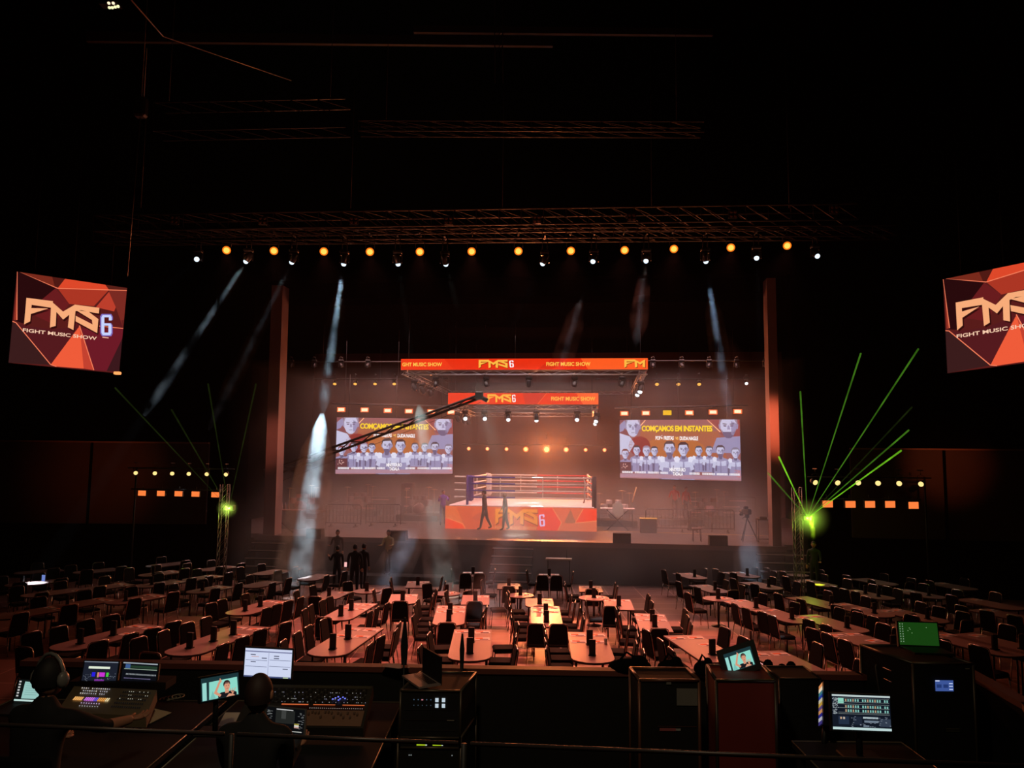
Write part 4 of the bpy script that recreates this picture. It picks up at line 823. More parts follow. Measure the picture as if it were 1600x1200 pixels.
def laser_mat(name, c, s, op):
    m = bpy.data.materials.new(name); m.use_nodes = True; nt = m.node_tree; nt.nodes.remove(nt.nodes['Principled BSDF'])
    e = nt.nodes.new('ShaderNodeEmission'); e.inputs[0].default_value = lin(c)+(1,); e.inputs[1].default_value = s; tr = nt.nodes.new('ShaderNodeBsdfTransparent'); mx = nt.nodes.new('ShaderNodeMixShader')
    n = nt.nodes.new('ShaderNodeTexNoise'); n.inputs['Scale'].default_value = 1.4; n.inputs['Detail'].default_value = 3; r = nt.nodes.new('ShaderNodeMapRange'); r.inputs[1].default_value = .42; r.inputs[2].default_value = .75; r.inputs[3].default_value = op*.35; r.inputs[4].default_value = op
    tc = nt.nodes.new('ShaderNodeTexCoord'); nt.links.new(tc.outputs['Object'], n.inputs['Vector']); nt.links.new(n.outputs['Fac'], r.inputs[0]); nt.links.new(r.outputs[0], mx.inputs[0]); nt.links.new(tr.outputs[0], mx.inputs[1]); nt.links.new(e.outputs[0], mx.inputs[2])
    nt.links.new(mx.outputs[0], nt.nodes['Material Output'].inputs[0]); m.cycles.emission_sampling = 'NONE'; return m
LASER = [laser_mat('laser_light_bright', (130, 220, 40), 1.0, .8), laser_mat('laser_light_mid', (90, 160, 40), .8, .5), laser_mat('laser_light_faint', (60, 80, 30), .5, .3)]
lp = tower(1259, 762, 808.5, 27, 'right', [(1200, 739, 22, 1), (1217, 714, 22, 0), (1250.5, 612, 22, 1), (1345, 552, 22, 1), (1435, 545, 21, 1), (1425, 636, 22, 2), (1420, 672, 22, 1), (1408, 704, 21, 0)], False)
ll = tower(360, 757, 793.5, 28, 'left', [(180, 606, 22, 2), (268, 640, 22, 2), (325, 600, 22, 2), (400, 600, 22, 2)], True)
d = bpy.data.lights.new('laser_light', 'POINT'); d.energy = 20; d.color = (.45, 1, .05); d.shadow_soft_size = .05; o = bpy.data.objects.new('laser_light', d); COL.objects.link(o); o.location = lp+Vector((0, -.35, 0))
d = bpy.data.lights.new('laser_light', 'POINT'); d.energy = 14; d.color = (.6, 1, .1); d.shadow_soft_size = .05; o = bpy.data.objects.new('laser_light', d); COL.objects.link(o); o.location = ll+Vector((0, -.35, 0))
for tx, ty, pw in ((1262, 937, 4000), (1278, 911, 2200)): spot('laser_spill', lp+Vector((0, -.5, .1)), PZ(tx, ty, .8), pw, (.6, 1, .02), 11, .5, .05)
# smoke plumes, added along the lamp beams to make the beams show ------------------------------
def plume(i, f0, f1, r0, r1, dens, label, sc=1.6, lo=.38):
    a, b_, pw, dg, c = MOV_P[i]; p0, p1 = a.lerp(b_, f0), a.lerp(b_, f1); n = 14
    b = MB(); b.tube([(p1-p0)*(k/n) for k in range(n+1)], 1, 12, None, True, True, [(r0+(r1-r0)*k/n)*min(1, .15+.28*k, (1 if f1 > .9 else .15+.2*(n-k))) for k in range(n+1)])
    o = b.build('smoke_plume', volmat('plume_smoke', dens, (.93, .97, 1), 0.1, (sc, lo, .72, 1.6)), None, p0); tag(o, label, 'smoke', 'smoke plumes in the white beams'); o['kind'] = 'stuff'
PL = [(4, .42, .62, .26, .5, 0.270, 'pale smoke patch left of the lower banner frame'), (4, .7, .995, .6, .75, 0.210, 'pale smoke column between the left poster screen and the ring'),
      (3, .05, .45, .25, .5, 0.022, 'faint bluish smoke high above the left poster screen'), (3, .45, .99, .5, 1.0, 0.450, 'thick white smoke column in front of the left side of the stage'),
      (6, .80, .99, .6, .75, 0.180, 'blue smoke slanting down to the floor near the group of people'), (7, .15, .42, .3, .4, 0.013, 'faint smoke streak crossing above the upper banner'), (7, .8, .99, .5, .6, 0.09, 'grey smoke below the front of the ring'),
      (8, .03, .3, .2, .4, 0.020, 'faint smoke under the lamp right of the centre'), (9, .08, .45, .3, .45, 0.068, 'bluish smoke streak high above the right poster screen'), (9, .84, .99, .6, .75, 0.210, 'blue smoke over the tables below the tripod camera'), (5, .82, .99, .6, .7, 0.030, 'pale green smoke over the stage floor in front of the ring'),
      (1, .02, .5, .15, .4, 0.014, 'faint blue streak of smoke at the left side of the hall'), (2, .02, .5, .15, .4, 0.030, 'faint blue streak of smoke beside the left stage post')]
for x in PL: plume(*x)
def soft_ball(name, dens, R):
    m = volmat(name, dens, (1, 1, 1), 0.0, (2.0, 0, 1, 1)); nt = m.node_tree; v = [n for n in nt.nodes if n.type == 'VOLUME_SCATTER'][0]; tc = [n for n in nt.nodes if n.type == 'TEX_COORD'][0]
    ln = nt.nodes.new('ShaderNodeVectorMath'); ln.operation = 'LENGTH'; nt.links.new(tc.outputs['Object'], ln.inputs[0]); r = nt.nodes.new('ShaderNodeMapRange'); r.interpolation_type = 'SMOOTHERSTEP'
    r.inputs[1].default_value = 0; r.inputs[2].default_value = R*.8; r.inputs[3].default_value = dens; r.inputs[4].default_value = 0; nt.links.new(ln.outputs['Value'], r.inputs[0]); nt.links.new(r.outputs[0], v.inputs['Density']); return m
b = MB(); b.ball((0, 0, 0), (1.0, .8, .8), None, 14, 10); o = b.build('laser_bloom', soft_ball('laser_bloom_air', .9, 1.0), None, lp+Vector((0, -.3, 0))); tag(o, 'green bloom around the bright laser on the right tower, an added haze ball', 'smoke'); o['kind'] = 'stuff'  # added haze balls stand in for the bloom at both lasers
b = MB(); b.ball((0, 0, 0), (.55, .45, .45), None, 14, 10); o = b.build('laser_bloom', soft_ball('laser_bloom_thin', .9, .55), None, ll+Vector((0, -.3, 0))); tag(o, 'small green bloom around the laser on the left tower, an added haze ball', 'smoke'); o['kind'] = 'stuff'
# ------------------------------------------------------------ people
SKN = mat('skin_tan', (176, 122, 96), .6, 0, .05, 20)
def dirv(sw, ab=0.0):                    # downwards vector swung forward by sw and out by ab (degrees)
    s, a = math.radians(sw), math.radians(ab); return Vector((math.sin(a), math.sin(s)*math.cos(a), -math.cos(s)*math.cos(a)))
def person(label, loc, rz, h=1.75, legL=(4, 2), legR=(-4, 2), armL=(4, 10, 12), armR=(-4, 10, 12), lean=0, top=(30, 30, 34), legs=(24, 24, 28), skin=None, hair=(30, 22, 18), shoes=(15, 15, 15), sleeves='long', seated=False, nod=0, hairlen=0, headphones=False, turn=0.0, grp=None, fingers=None, bulk=1.0):
    sk = skin or SKN; TOPc = mat('cloth_%d_%d_%d' % top, top, .9); LEGc = mat('cloth_%d_%d_%d' % legs, legs, .9); SHO = mat('shoe_%d_%d_%d' % shoes, shoes, .5)
    V = []; Ed = []; Rr = []
    def add(p, r, par=None):
        V.append(Vector(p)); Rr.append(r); 
        if par is not None: Ed.append((par, len(V)-1))
        return len(V)-1
    ln = math.radians(lean); sp = Vector((0, math.sin(ln), math.cos(ln))); P0 = Vector((0, 0, .92)); bk = bulk
    pel = add(P0, (.135*bk, .10*bk)); wa = add(P0+sp*.17, (.125*bk, .095*bk)); ch = add(P0+sp*.36, (.155*bk, .11*bk)); nb = add(P0+sp*.50, (.075, .07)); nt = add(P0+sp*.58, (.055, .055), nb)
    Ed += [(pel, wa), (wa, ch), (ch, nb)]; bones = [(pel, wa, TOPc), (wa, ch, TOPc), (ch, nb, TOPc), (nb, nt, sk)]; hands = []; ank = []
    for sx, (sw, ab, el) in ((-1, armL), (1, armR)):
        S = add(P0+sp*.455+Vector((sx*.175*bk, 0, 0)), (.062, .062), ch); d1 = dirv(sw, ab); d1.x *= sx; d2 = dirv(sw+el, ab*.3); d2.x *= sx
        El = add(V[S]+d1*.28, (.044, .044), S); Wr = add(V[El]+d2*.24, (.029, .03), El)
        bones += [(ch, S, TOPc), (S, El, TOPc), (El, Wr, TOPc if sleeves == 'long' else sk)]; hands.append((V[Wr].copy(), d2.normalized(), sx))
    for sx, (sw, kn) in ((-1, legL), (1, legR)):
        Hp = add(P0+Vector((sx*.085, 0, -.05)), (.088*bk, .09*bk), pel); d1 = dirv(sw, 2); d1.x *= sx; d2 = dirv(sw-kn, 0)
        K = add(V[Hp]+d1*.41, (.056*bk, .058*bk), Hp); A_ = add(V[K]+d2*.40, (.04*bk, .042*bk), K); To = add(V[A_]+Vector((sx*.02, .15, -.045)), (.036, .028), A_)
        bones += [(pel, Hp, LEGc), (Hp, K, LEGc), (K, A_, LEGc), (A_, To, SHO)]; ank.append(V[A_].z)
    me = bpy.data.meshes.new('tmp'); me.from_pydata([tuple(v) for v in V], Ed, []); o = bpy.data.objects.new('tmp', me); COL.objects.link(o)
    o.modifiers.new('s', 'SKIN'); md = o.modifiers.new('d', 'SUBSURF'); md.levels = 2 if fingers or seated else 1; md.render_levels = md.levels
    for i, s_ in enumerate(me.skin_vertices[0].data): s_.radius = Rr[i]; s_.use_root = (i == 0)
    dg = bpy.context.evaluated_depsgraph_get(); ev = bpy.data.meshes.new_from_object(o.evaluated_get(dg))
    vs = [v.co.copy() for v in ev.vertices]; fs = [tuple(p.vertices) for p in ev.polygons]; bpy.data.objects.remove(o); bpy.data.meshes.remove(me); bpy.data.meshes.remove(ev)
    dz = -(min(ank)-.085) if not seated else 0
    b = MB(); groups = {}
    for f in fs:
        c = sum((vs[i] for i in f), Vector())/len(f); best = None
        for i, j, m in bones:
            a, e = V[i], V[j]-V[i]; t_ = max(0, min(1, (c-a).dot(e)/max(1e-9, e.dot(e)))); dd = (c-a-e*t_).length/(Rr[i][0]*.5+Rr[j][0]*.5)
            if best is None or dd < best[0]: best = (dd, m)
        groups.setdefault(best[1], []).append(f)
    b.v = [tuple(v) for v in vs]
    for m, ff in groups.items():
        i = b.mid(m)
        for f in ff: b.f.append(list(f)); b.mi.append(i); b.sm.append(True)
    HR = Matrix.Rotation(-turn, 4, 'Z') @ Matrix.Rotation(-math.radians(nod), 4, 'X'); hc = V[nt]+Vector((0, .015, .085))
    def hp(*q): return hc + (HR @ Vector(q))
    b.ball(hc, (.076, .096, .112), sk, 14, 10, HR); b.ball(hp(0, .03, -.055), (.052, .058, .058), sk, 10, 7, HR)
    b.ball(hp(0, .1, -.012), (.013, .02, .022), sk, 6, 5, HR); DK = mat('eye_dark', (20, 14, 12), .3)
    for sx in (-1, 1): b.ball(hp(sx*.032, .086, .016), (.014, .008, .008), DK, 6, 4, HR); b.ball(hp(sx*.078, 0, -.005), (.012, .022, .032), sk, 6, 5, HR)
    b.box(hp(0, .088, -.052), (.045, .01, .008), mat('lips', (140, 70, 62), .5), HR.to_3x3())
    for (w_, d, sx) in hands:
        side = Vector((1, 0, 0)) if abs(d.x) < .8 else Vector((0, 1, 0)); fw = d; pn = fw.cross(side).normalized(); side = pn.cross(fw).normalized()
        R = Matrix((side, pn, fw)).transposed().to_4x4(); b.ball(w_+fw*.045, (.038, .016, .05), sk, 8, 6, R)
        for k, (of, L) in enumerate(((-.028, .062), (-.01, .075), (.01, .072), (.028, .055))):
            a = w_+fw*.075+side*of; c1 = a+fw*(L*.5)+pn*-.006; c2 = c1+(fw*.8-pn*.6).normalized()*L*.5; b.tube([a, c1, c2], .009, 5, sk, True, True, [.0095, .0085, .0065])
        a = w_+fw*.03+side*(-sx*.032); b.tube([a, a+(fw*.6+side*(-sx)*.8).normalized()*.035, a+(fw*.95+side*(-sx)*.45).normalized()*.065-pn*.01], .01, 5, sk, True, True, [.012, .010, .008])
    s = h/1.75; b.v = [(x*s, y*s, (z+dz)*s) for x, y, z in b.v]
    o = b.build('person', None, None, loc, (0, 0, rz)); tag(o, label, 'person', grp)
    hb = MB(); L = 14
    vv = []; 
    for j in range(0, 7):
        th = PI*.62*j/6
        for k in range(L):
            g = 2*PI*k/L; fr_ = math.sin(g)   # front side (y+) is cut higher
            t2 = th*(1-.42*max(0, fr_)); vv.append(hp(.083*math.sin(t2)*math.cos(g), -.006+.102*math.sin(t2)*math.sin(g), .004+.121*math.cos(t2)))
    hf = [(j*L+k, j*L+(k+1) % L, (j+1)*L+(k+1) % L, (j+1)*L+k) for j in range(6) for k in range(L)]
    hb.add(vv, hf, None, True)
    if hairlen: hb.tube([hp(0, -.07, .02), hp(0, -.1, -.09), hp(0, -.09, -.09-hairlen)], .06, 8, None, True, True, [.075, .07, .035])
    hb.v = [(x*s, y*s, (z+dz)*s) for x, y, z in hb.v]; hb.build('hair', mat('hair_%d_%d_%d' % hair, hair, .7), o)
    if headphones:
        pb = MB(); pb.tube([hp(.1*math.cos(PI*k/8), 0, .01+.135*math.sin(PI*k/8)) for k in range(9)], .012, 6)
        for sx in (-1, 1): pb.ball(hp(sx*.1, 0, -.005), (.028, .045, .052), None, 8, 6)
        pb.v = [(x*s, y*s, (z+dz)*s) for x, y, z in pb.v]; pb.build('headphones', mat('headphone_grey', (120, 118, 115), .35), o)
    return o
def onst(px, py): return PZ(px, py, STZ)
person('person walking to the left across the stage in front of the ring, dark clothes', onst(757, 828), PI/2-.1, 1.85, (15, 6), (-14, 14), (-12, 8, 16), (12, 8, 16), 3, (52, 30, 30), (32, 26, 28), bulk=1.25)
person('person in light clothes walking left in the smoke before the ring logo', onst(789, 829), PI/2+.05, 1.75, (9, 4), (-9, 10), (-8, 10, 20), (10, 10, 20), 2, (96, 84, 74), (70, 66, 62), hair=(150, 120, 90), sleeves='short', bulk=1.3)
person('person lit purple standing with raised hands left of the ring', PS(692, 808, 6.3)-Vector((0, 0, PS(692, 808, 6.3).z-STZ)), -2.9, 1.75, armL=(40, 10, 95), armR=(35, 10, 95), top=(120, 70, 190), legs=(90, 60, 130), hair=(60, 40, 40))  # the purple light is put into the colour of the clothes
q9 = PS(1063, 800, 9.5); rb = MB(); rb.bbox((0, 0, .15), (2.2, 1.2, .3), .02); ro = rb.build('low_riser', mat('riser_black', (20, 16, 16), .8), None, Vector((q9.x, q9.y, STZ)), (0, 0, YAW)); tag(ro, 'low black riser under the two red lit people behind the barriers', 'platform')
p = PS(1055, 800, 9.5); p.z = STZ+.3; person('person lit red orange behind the barriers, bending over instruments', p, PI-.3, 1.75, armL=(30, 14, 50), armR=(30, 14, 50), lean=18, nod=-20, top=(190, 60, 46), legs=(60, 30, 30), hair=(90, 40, 30))  # red-orange light is put into the clothes and hair colours
p = PS(1072, 800, 9.5); p.z = STZ+.3; person('shorter person lit red orange standing right of the bending one', p, PI+.4, 1.65, top=(190, 66, 50), legs=(60, 30, 30), hair=(90, 40, 30))  # clothes and hair carry the same painted red-orange light
rb = MB(); rb.bbox((0, 0, .17), (5.6, .8, .34), .02); ro = rb.build('low_riser', mat('riser_black', (20, 16, 16), .8), None, SW(-5.3, -1.0, 0), (0, 0, YAW)); tag(ro, 'low dark platform at the foot of the stage under the standing group', 'platform')
def flo(px, Y, z=0.0): p = PT(px, 880, Y); p.z = z; return p
grp = None
person('person in dark clothes by the stage, head against the smoke, first of the group', SW(SL(PT(518, 850, 30.2))[0], -1.0, .34), PI, 1.72, top=(26, 20, 22), hair=(20, 14, 14), armR=(20, 12, 70))
person('shorter person in dark clothes with folded arm, second from the left of the group', flo(527, 28.9), .5, 1.66, top=(20, 16, 18), hair=(24, 18, 16), armL=(30, 10, 90))
person('tall person in a dark jacket seen from behind in the middle of the group', flo(554.5, 28.2), .1, 1.8, top=(14, 12, 13), legs=(14, 12, 13), hair=(20, 14, 12), bulk=1.12)
person('person in dark clothes half hidden behind the tall one in the group', flo(568, 29.0), -.4, 1.74, top=(22, 18, 19), hair=(22, 16, 14))
person('person in a pale shirt with hands joined, standing right of the dark group', SW(SL(PT(602, 850, 30.2))[0], -1.0, .34), PI-.2, 1.76, armL=(22, 8, 70), armR=(22, 8, 70), top=(176, 160, 120), legs=(24, 20, 22), hair=(26, 20, 18))
rb = MB(); rb.bbox((0, 0, .2), (1.0, .8, .4), .02); ro = rb.build('low_riser', mat('riser_black', (20, 16, 16), .8), None, flo(1272, 27.6)); tag(ro, 'small dark platform beside the green laser tower', 'platform')
person('person in dark clothes standing below the bright green laser', flo(1272, 27.6, .4), PI-.5, 1.74, armL=(20, 12, 50), top=(40, 36, 40), hair=(40, 30, 26))
# the two operators at the sound desk, seen from behind
p = PT(76, 1067, 5.0); s = 1.75
person('person with headphones seated at the lighting console, reaching for the faders', Vector((p.x, p.y-.1, p.z-1.57)), -.25, 1.78, (88, 88), (88, 88), (35, 12, 40), (62, 6, 22), 6, (14, 13, 14), (14, 14, 16), seated=True, headphones=True, sleeves='short', hair=(16, 12, 10), bulk=1.15)
p = PT(402, 1096, 4.95)
person('person with short hair seated at the sound console, seen from behind', Vector((p.x, p.y-.1, p.z-1.56)), -.1, 1.78, (88, 88), (88, 88), (22, 2, 75), (26, -10, 75), 8, (13, 13, 15), (14, 14, 16), seated=True, hair=(44, 24, 18), bulk=1.15)
for px, lb in ((76, 'dark office chair under the person with headphones'), (402, 'dark office chair under the person at the sound console')):
    p = PT(px, 1100, 4.9); zf = 2.0; t = thing('office_chair', lb, 'chair', (p.x, p.y, zf)); sz = (PT(76, 1067, 5.0).z if px == 76 else PT(402, 1096, 4.95).z)-1.57+.78-zf
    b = MB(); b.bbox((0, 0, sz), (.46, .46, .09), .03); b.build('seat', FAB, t); b = MB(); b.bbox((0, -.27, sz+.3), (.4, .05, .36), .02); b.build('backrest', FAB, t); b = MB(); b.tube([(0, 0, sz-.04), (0, 0, .08)], .03, 8); b.build('column', BLK, t)
    b = MB(); [b.tube([(0, 0, .1), (.28*math.cos(k*1.2566), .28*math.sin(k*1.2566), .04)], .02, 5) for k in range(5)]; b.build('base', BLK, t)
# ------------------------------------------------------------ things on and around the stage
def barrier(p, rz, wd, label, grp, m=None, hh=1.05):
    t = thing('crowd_barrier', label, 'barrier', p, rz, grp); m = m or mat('barrier_steel', (70, 60, 62), .5, .4)
    b = MB(); b.tube([(-wd/2, 0, .12), (-wd/2, 0, hh-.08), (-wd/2+.08, 0, hh), (wd/2-.08, 0, hh), (wd/2, 0, hh-.08), (wd/2, 0, .12)], .022, 6); b.tube([(-wd/2, 0, .2), (wd/2, 0, .2)], .02, 6); b.build('frame', m, t)
    b = MB(); n = max(3, int(wd/.16))
    for k in range(1, n): x = -wd/2+wd*k/n; b.tube([(x, 0, .2), (x, 0, hh)], .009, 4)
    b.build('bars', m, t)
    for sx in (-1, 1): b = MB(); b.box((sx*wd*.35, 0, .05), (.06, .55, .04)); b.box((sx*wd*.35, 0, .1), (.05, .1, .12)); b.build('foot', m, t)
    return t
g = onst
for x0, x1, y, lb, gg in ((1009, 1076, 832, 'crowd barrier on the stage nearest the ring, at right', 'barriers on the stage at right'), (1079, 1147, 833, 'crowd barrier on the stage beside the tripod camera', 'barriers on the stage at right'), (506, 566, 824, 'crowd barrier on the left of the stage, under the poster screen, outer one', 'barriers on the stage at left'), (569, 628, 823, 'crowd barrier on the left of the stage, under the poster screen, inner one', 'barriers on the stage at left')):
    p0, p1 = g(x0, y), g(x1, y); c = (p0+p1)/2; barrier(c, YAW, (SL(p1)[0]-SL(p0)[0])*.98, lb, gg)
p0, p1 = PZ(1410, 904, 0), PZ(1503, 906, 0); barrier((p0+p1)/2, -.05, (p1-p0).length, 'dim crowd barrier on the hall floor at the right wall', None, hh=1.1)
def wedge(px0, px1, py, label):
    p0, p1 = g(px0, py), g(px1, py); wd = (p1-p0).length; c = (p0+p1)/2; t = thing('floor_monitor', label, 'speaker', c, YAW, 'floor monitors along the stage edge')
    b = MB(); M = Matrix(((0, 0, 1, -wd/2), (1, 0, 0, 0), (0, 1, 0, 0), (0, 0, 0, 1))); b.prism([(-.25, 0), (.25, 0), (.12, .38), (-.22, .38)], 0, wd, None, M); b.build('cabinet', mat('monitor_black', (22, 18, 18), .8), t)
    b = MB(); b.box((0, .2, .19), (wd*.9, .02, .34), None, Matrix.Rotation(.33, 3, 'X')); b.build('grille', mat('grille_black', (12, 10, 10), .7), t)
wedge(481, 505, 841, 'black floor monitor on the stage edge, outermost at left'); wedge(609, 636, 844, 'black floor monitor on the stage edge behind the pale-shirted person'); wedge(958, 985, 848, 'black floor monitor on the stage edge right of the ring'); wedge(1108, 1135, 852, 'black floor monitor on the stage edge near the tripod camera')
# tripod camera
p = g(1168, 846); t = thing('tripod_camera', 'video camera on a tall tripod at the right of the stage', 'camera', p, .3)
for k in range(3): a = PI/2+k*2.094; b = MB(); b.tube([(0, 0, .95), (.42*math.cos(a), .42*math.sin(a), 0)], .022, 5); b.build('leg', BLK, t)
b = MB(); b.bbox((0, 0, 1.02), (.14, .14, .14), .02); b.tube([(0, 0, 1.05), (-.35, -.2, .95)], .012, 4); b.build('head', BLK, t)
b = MB(); b.bbox((0, 0, 1.2), (.18, .42, .22), .03); b.tube([(0, .2, 1.2), (0, .42, 1.2)], .08, 10); b.bbox((-.12, -.1, 1.36), (.2, .1, .12), .02); b.bbox((-.3, -.05, 1.1), (.14, .1, .1), .02); b.build('camera_body', BLK, t)
# side table with gear, stool, cases
p = g(1199, 847); t = thing('side_table', 'small black table with gear at the right end of the stage', 'table', p, YAW)
b = MB(); b.box((0, 0, .9), (.8, .5, .03)); b.build('tabletop', BLK, t); b = MB(); b.box((0, 0, .12), (.7, .45, .02)); b.build('shelf', BLK, t)
for sx in (-1, 1):
    for sy in (-1, 1): b = MB(); b.tube([(sx*.38, sy*.22, .9), (sx*.38, sy*.22, 0)], .015, 5); b.build('leg', BLK, t)
b = MB(); b.bbox((-.15, 0, .06), (.3, .25, .09), .02); b.bbox((.2, .05, .05), (.2, .2, .07), .02); o = b.build('gear_case', BLK, None, p+Vector((0, 0, .915)), (0, 0, YAW)); tag(o, 'small dark gear on top of the side table at the stage end', 'case')
p = g(1089, 846); t = thing('stool', 'pale square stool standing at the stage edge', 'stool', p, YAW); WD = mat('stool_grey', (150, 130, 130), .6)
b = MB(); b.bbox((0, 0, .52), (.36, .34, .05), .01); b.build('seat', WD, t)
for sx in (-1, 1):
    for sy in (-1, 1): b = MB(); b.tube([(sx*.14, sy*.13, .5), (sx*.16, sy*.15, 0)], .014, 4); b.build('leg', mat('stool_leg', (60, 50, 52), .6), t)
def case(px0, px1, py, hh, dp, label, lid=None, nm='flight_case', body=(60, 46, 48)):
    p0, p1 = g(px0, py), g(px1, py); wd = (p1-p0).length; t = thing(nm, label, 'case', (p0+p1)/2, YAW); b = MB(); b.bbox((0, dp/2, hh/2), (wd, dp, hh), .02); b.build('body', mat('case_%d_%d_%d' % body, body, .7), t)
    if lid: b = MB(); b.box((0, dp/2, hh+.015), (wd*1.04, dp*1.04, .03)); b.build('lid', mat('lid_%d_%d_%d' % lid, lid, .6), t)
    return t
case(1001, 1026, 833, .62, .5, 'dark case with a yellow lid beside the ring at right', (235, 200, 90)); case(1075, 1090, 829, .3, .3, 'small dark box at the foot of the two barriers'); case(430, 470, 826, .8, .7, 'long dark case by the left stage post holding bottles', (130, 80, 74))
for k, x in enumerate((435, 440.5, 445.5, 451)):
    p = PS(x, 799, SL(g(450, 826))[1]+.3); p.z = STZ+.845; b = MB(); b.lathe([(.035, 0), (.037, .02), (.037, .18), (.014, .25), (.014, .3)], n=8); o = b.build('bottle', mat('bottle_glass', (150, 120, 118), .3), None, p); tag(o, 'small bottle on the dark case by the left stage post, %s from left' % ORD[k], 'bottle', 'bottles on the dark case')
# instruments: drum kits and racks
def drums(px, py, b_, label, col, cym=True, s=1.0, riser=.3):
    p = PS(px, py, b_); p.z = STZ; t = thing('drum_kit', label, 'drum kit', p, YAW); m = mat('drum_%d_%d_%d' % col, col, .5); t.scale = (s, s, s)
    for x, y, z, r, hh in ((-.05, 0, .32, .28, .4), (-.5, .1, .6, .17, .3), (.5, .1, .6, .18, .32), (-.25, .25, .85, .14, .2), (.2, .25, .85, .15, .22)):
        b = MB(); M = Matrix.Rotation(PI/2, 4, 'X') if r > .2 else Matrix.Identity(4); b.lathe([(r, -hh/2), (r*1.02, -hh/2+.02), (r*1.02, hh/2-.02), (r, hh/2)], (x, y, z+riser), 14, None, M); b.build('drum', m, t)
    for x, y, z in ((-.75, .2, 1.25), (.75, .1, 1.3), (.4, .35, 1.4)):
        b = MB(); b.lathe([(.2, 0), (.05, .03), (.0, .035)], (x, y, z+riser), 14); b.tube([(x, y, z+riser), (x, y, 0)], .012, 4); b.build('cymbal', mat('cymbal_brass', (190, 150, 110), .3, .8), t)
    b = MB(); b.bbox((0, .2, riser/2), (2.2, 1.6, riser), .02); b.build('riser', mat('riser_black', (20, 16, 16), .8), t); return t
drums(960, 810, 8.0, 'white and dark drum kit just right of the ring', (200, 190, 185)); drums(470, 812, 9.0, 'drum kit glinting red behind the smoke column', (150, 60, 50)); drums(560, 806, 11.5, 'dim drum kit under the left poster screen', (110, 60, 60)); drums(655, 806, 9.0, 'drum stands between the left poster screen and the ring', (120, 90, 88))
drums(1110, 806, 11.5, 'dim drum kit under the right poster screen', (110, 70, 74))
p = g(965, 829); t = thing('keyboard_stand', 'pale keyboard on a crossed stand just right of the ring', 'keyboard', p, YAW); b = MB(); b.bbox((0, 0, 1.0), (1.6, .3, .07), .02); b.build('keyboard', mat('keyboard_pale', (225, 205, 200), .5), t)
b = MB(); b.tube([(-.5, 0, .96), (.5, 0, 0)], .018, 5); b.tube([(.5, 0, .96), (-.5, 0, 0)], .018, 5); b.build('stand', BLK, t)
b = MB(); n = 12; pts = [(.26*math.cos(2*PI*k/n)*(1+.15*math.sin(3*k)), -.17, .95+.24*math.sin(2*PI*k/n)+(-.2 if k > 7 else 0)) for k in range(n)]; b.prism([(x, z) for x, _, z in pts], .0, .05, None, Matrix(((1, 0, 0, 0), (0, 0, 1, -.2), (0, 1, 0, .12), (0, 0, 0, 1)))); o = b.build('draped_cloth', mat('cloth_white', (225, 222, 210), .9), None, p, (0, 0, YAW)); tag(o, 'white cloth hanging over the pale keyboard right of the ring', 'cloth')
b = MB(); a, c = PS(988, 785, 6.5), PS(994.5, 761, 6.5); b.tube([(0, 0, 0), c-a], .03, 6); b.tube([(0, 0, 0), Vector((0, 0, STZ-a.z))], .012, 5, BLK); b.ms[0:1] = [mat('stick_yellow', (230, 200, 150), .5)] if b.ms[0] is BLK else b.ms[0:1]
o = thing('boom_stand', 'slanting pale yellow boom standing right of the drum kit', 'stand', a); b = MB(); b.tube([(0, 0, 0), c-a], .03, 6); b.build('boom', mat('stick_yellow', (235, 205, 150), .5), o); b = MB(); b.tube([(0, 0, 0), (0, 0, STZ-a.z)], .014, 5); b.build('pole', BLK, o)
t = thing('laptop', 'open pale laptop on a stand behind the right barrier', 'laptop', PS(1112, 828, 5.6)-Vector((0, 0, PS(1112, 828, 5.6).z-STZ)), YAW+.3)
b = MB(); b.box((0, 0, .93), (.5, .35, .02)); b.tube([(0, 0, .93), (0, 0, 0)], .02, 5); b.build('stand', mat('stand_grey', (150, 130, 130), .5), t); b = MB(); b.box((0, .14, 1.06), (.36, .02, .24), None, Matrix.Rotation(-.25, 3, 'X')); b.build('screen', mat('laptop_lid', (190, 160, 160), .5), t); b = MB(); b.box((0, 0, .955), (.36, .24, .02)); b.build('keyboard', GRY, t)
b = MB(); p0, p1 = g(935, 829.5), g(1216, 838); b.box(((p1-p0)/2), ((p1-p0).length, .06, .012), None, Matrix.Rotation(math.atan2((p1-p0).y, (p1-p0).x), 3, 'Z')); o = b.build('floor_tape', mat('tape_yellow', (240, 205, 150), .6), None, p0+Vector((0, 0, .007))); tag(o, 'yellow tape line along the stage floor behind the barriers', 'tape')
def rack(px, py, b_, wd, hh, label, mcol=(54, 34, 34)):
    p = PS(px, py, b_); p.z = STZ; t = thing('equipment_rack', label, 'rack', p, YAW); b = MB(); b.bbox((0, 0, hh/2), (wd, .6, hh), .02); b.build('cabinet', mat('rack_%d_%d_%d' % mcol, mcol, .7), t)
    for k in range(3): b = MB(); b.box((random.Random(px+k).uniform(-.2, .2)*wd, -.31, hh*(.35+.25*k)), (wd*.45, .02, .05)); b.build('panel', mat('rack_panel', (200, 160, 155), .5), t)
rack(637, 800, 10.2, .6, 1.9, 'tall dark rack with pale panels under the left poster screen'); rack(585, 800, 12.8, 2.4, 1.0, 'low wide rack at the back of the left stage'); rack(1150, 800, 12.6, 2.0, 1.3, 'low wide rack at the back of the right stage', (60, 34, 36)); rack(1085, 800, 13.0, 1.2, 1.2, 'dark rack behind the red lit people', (66, 40, 42))
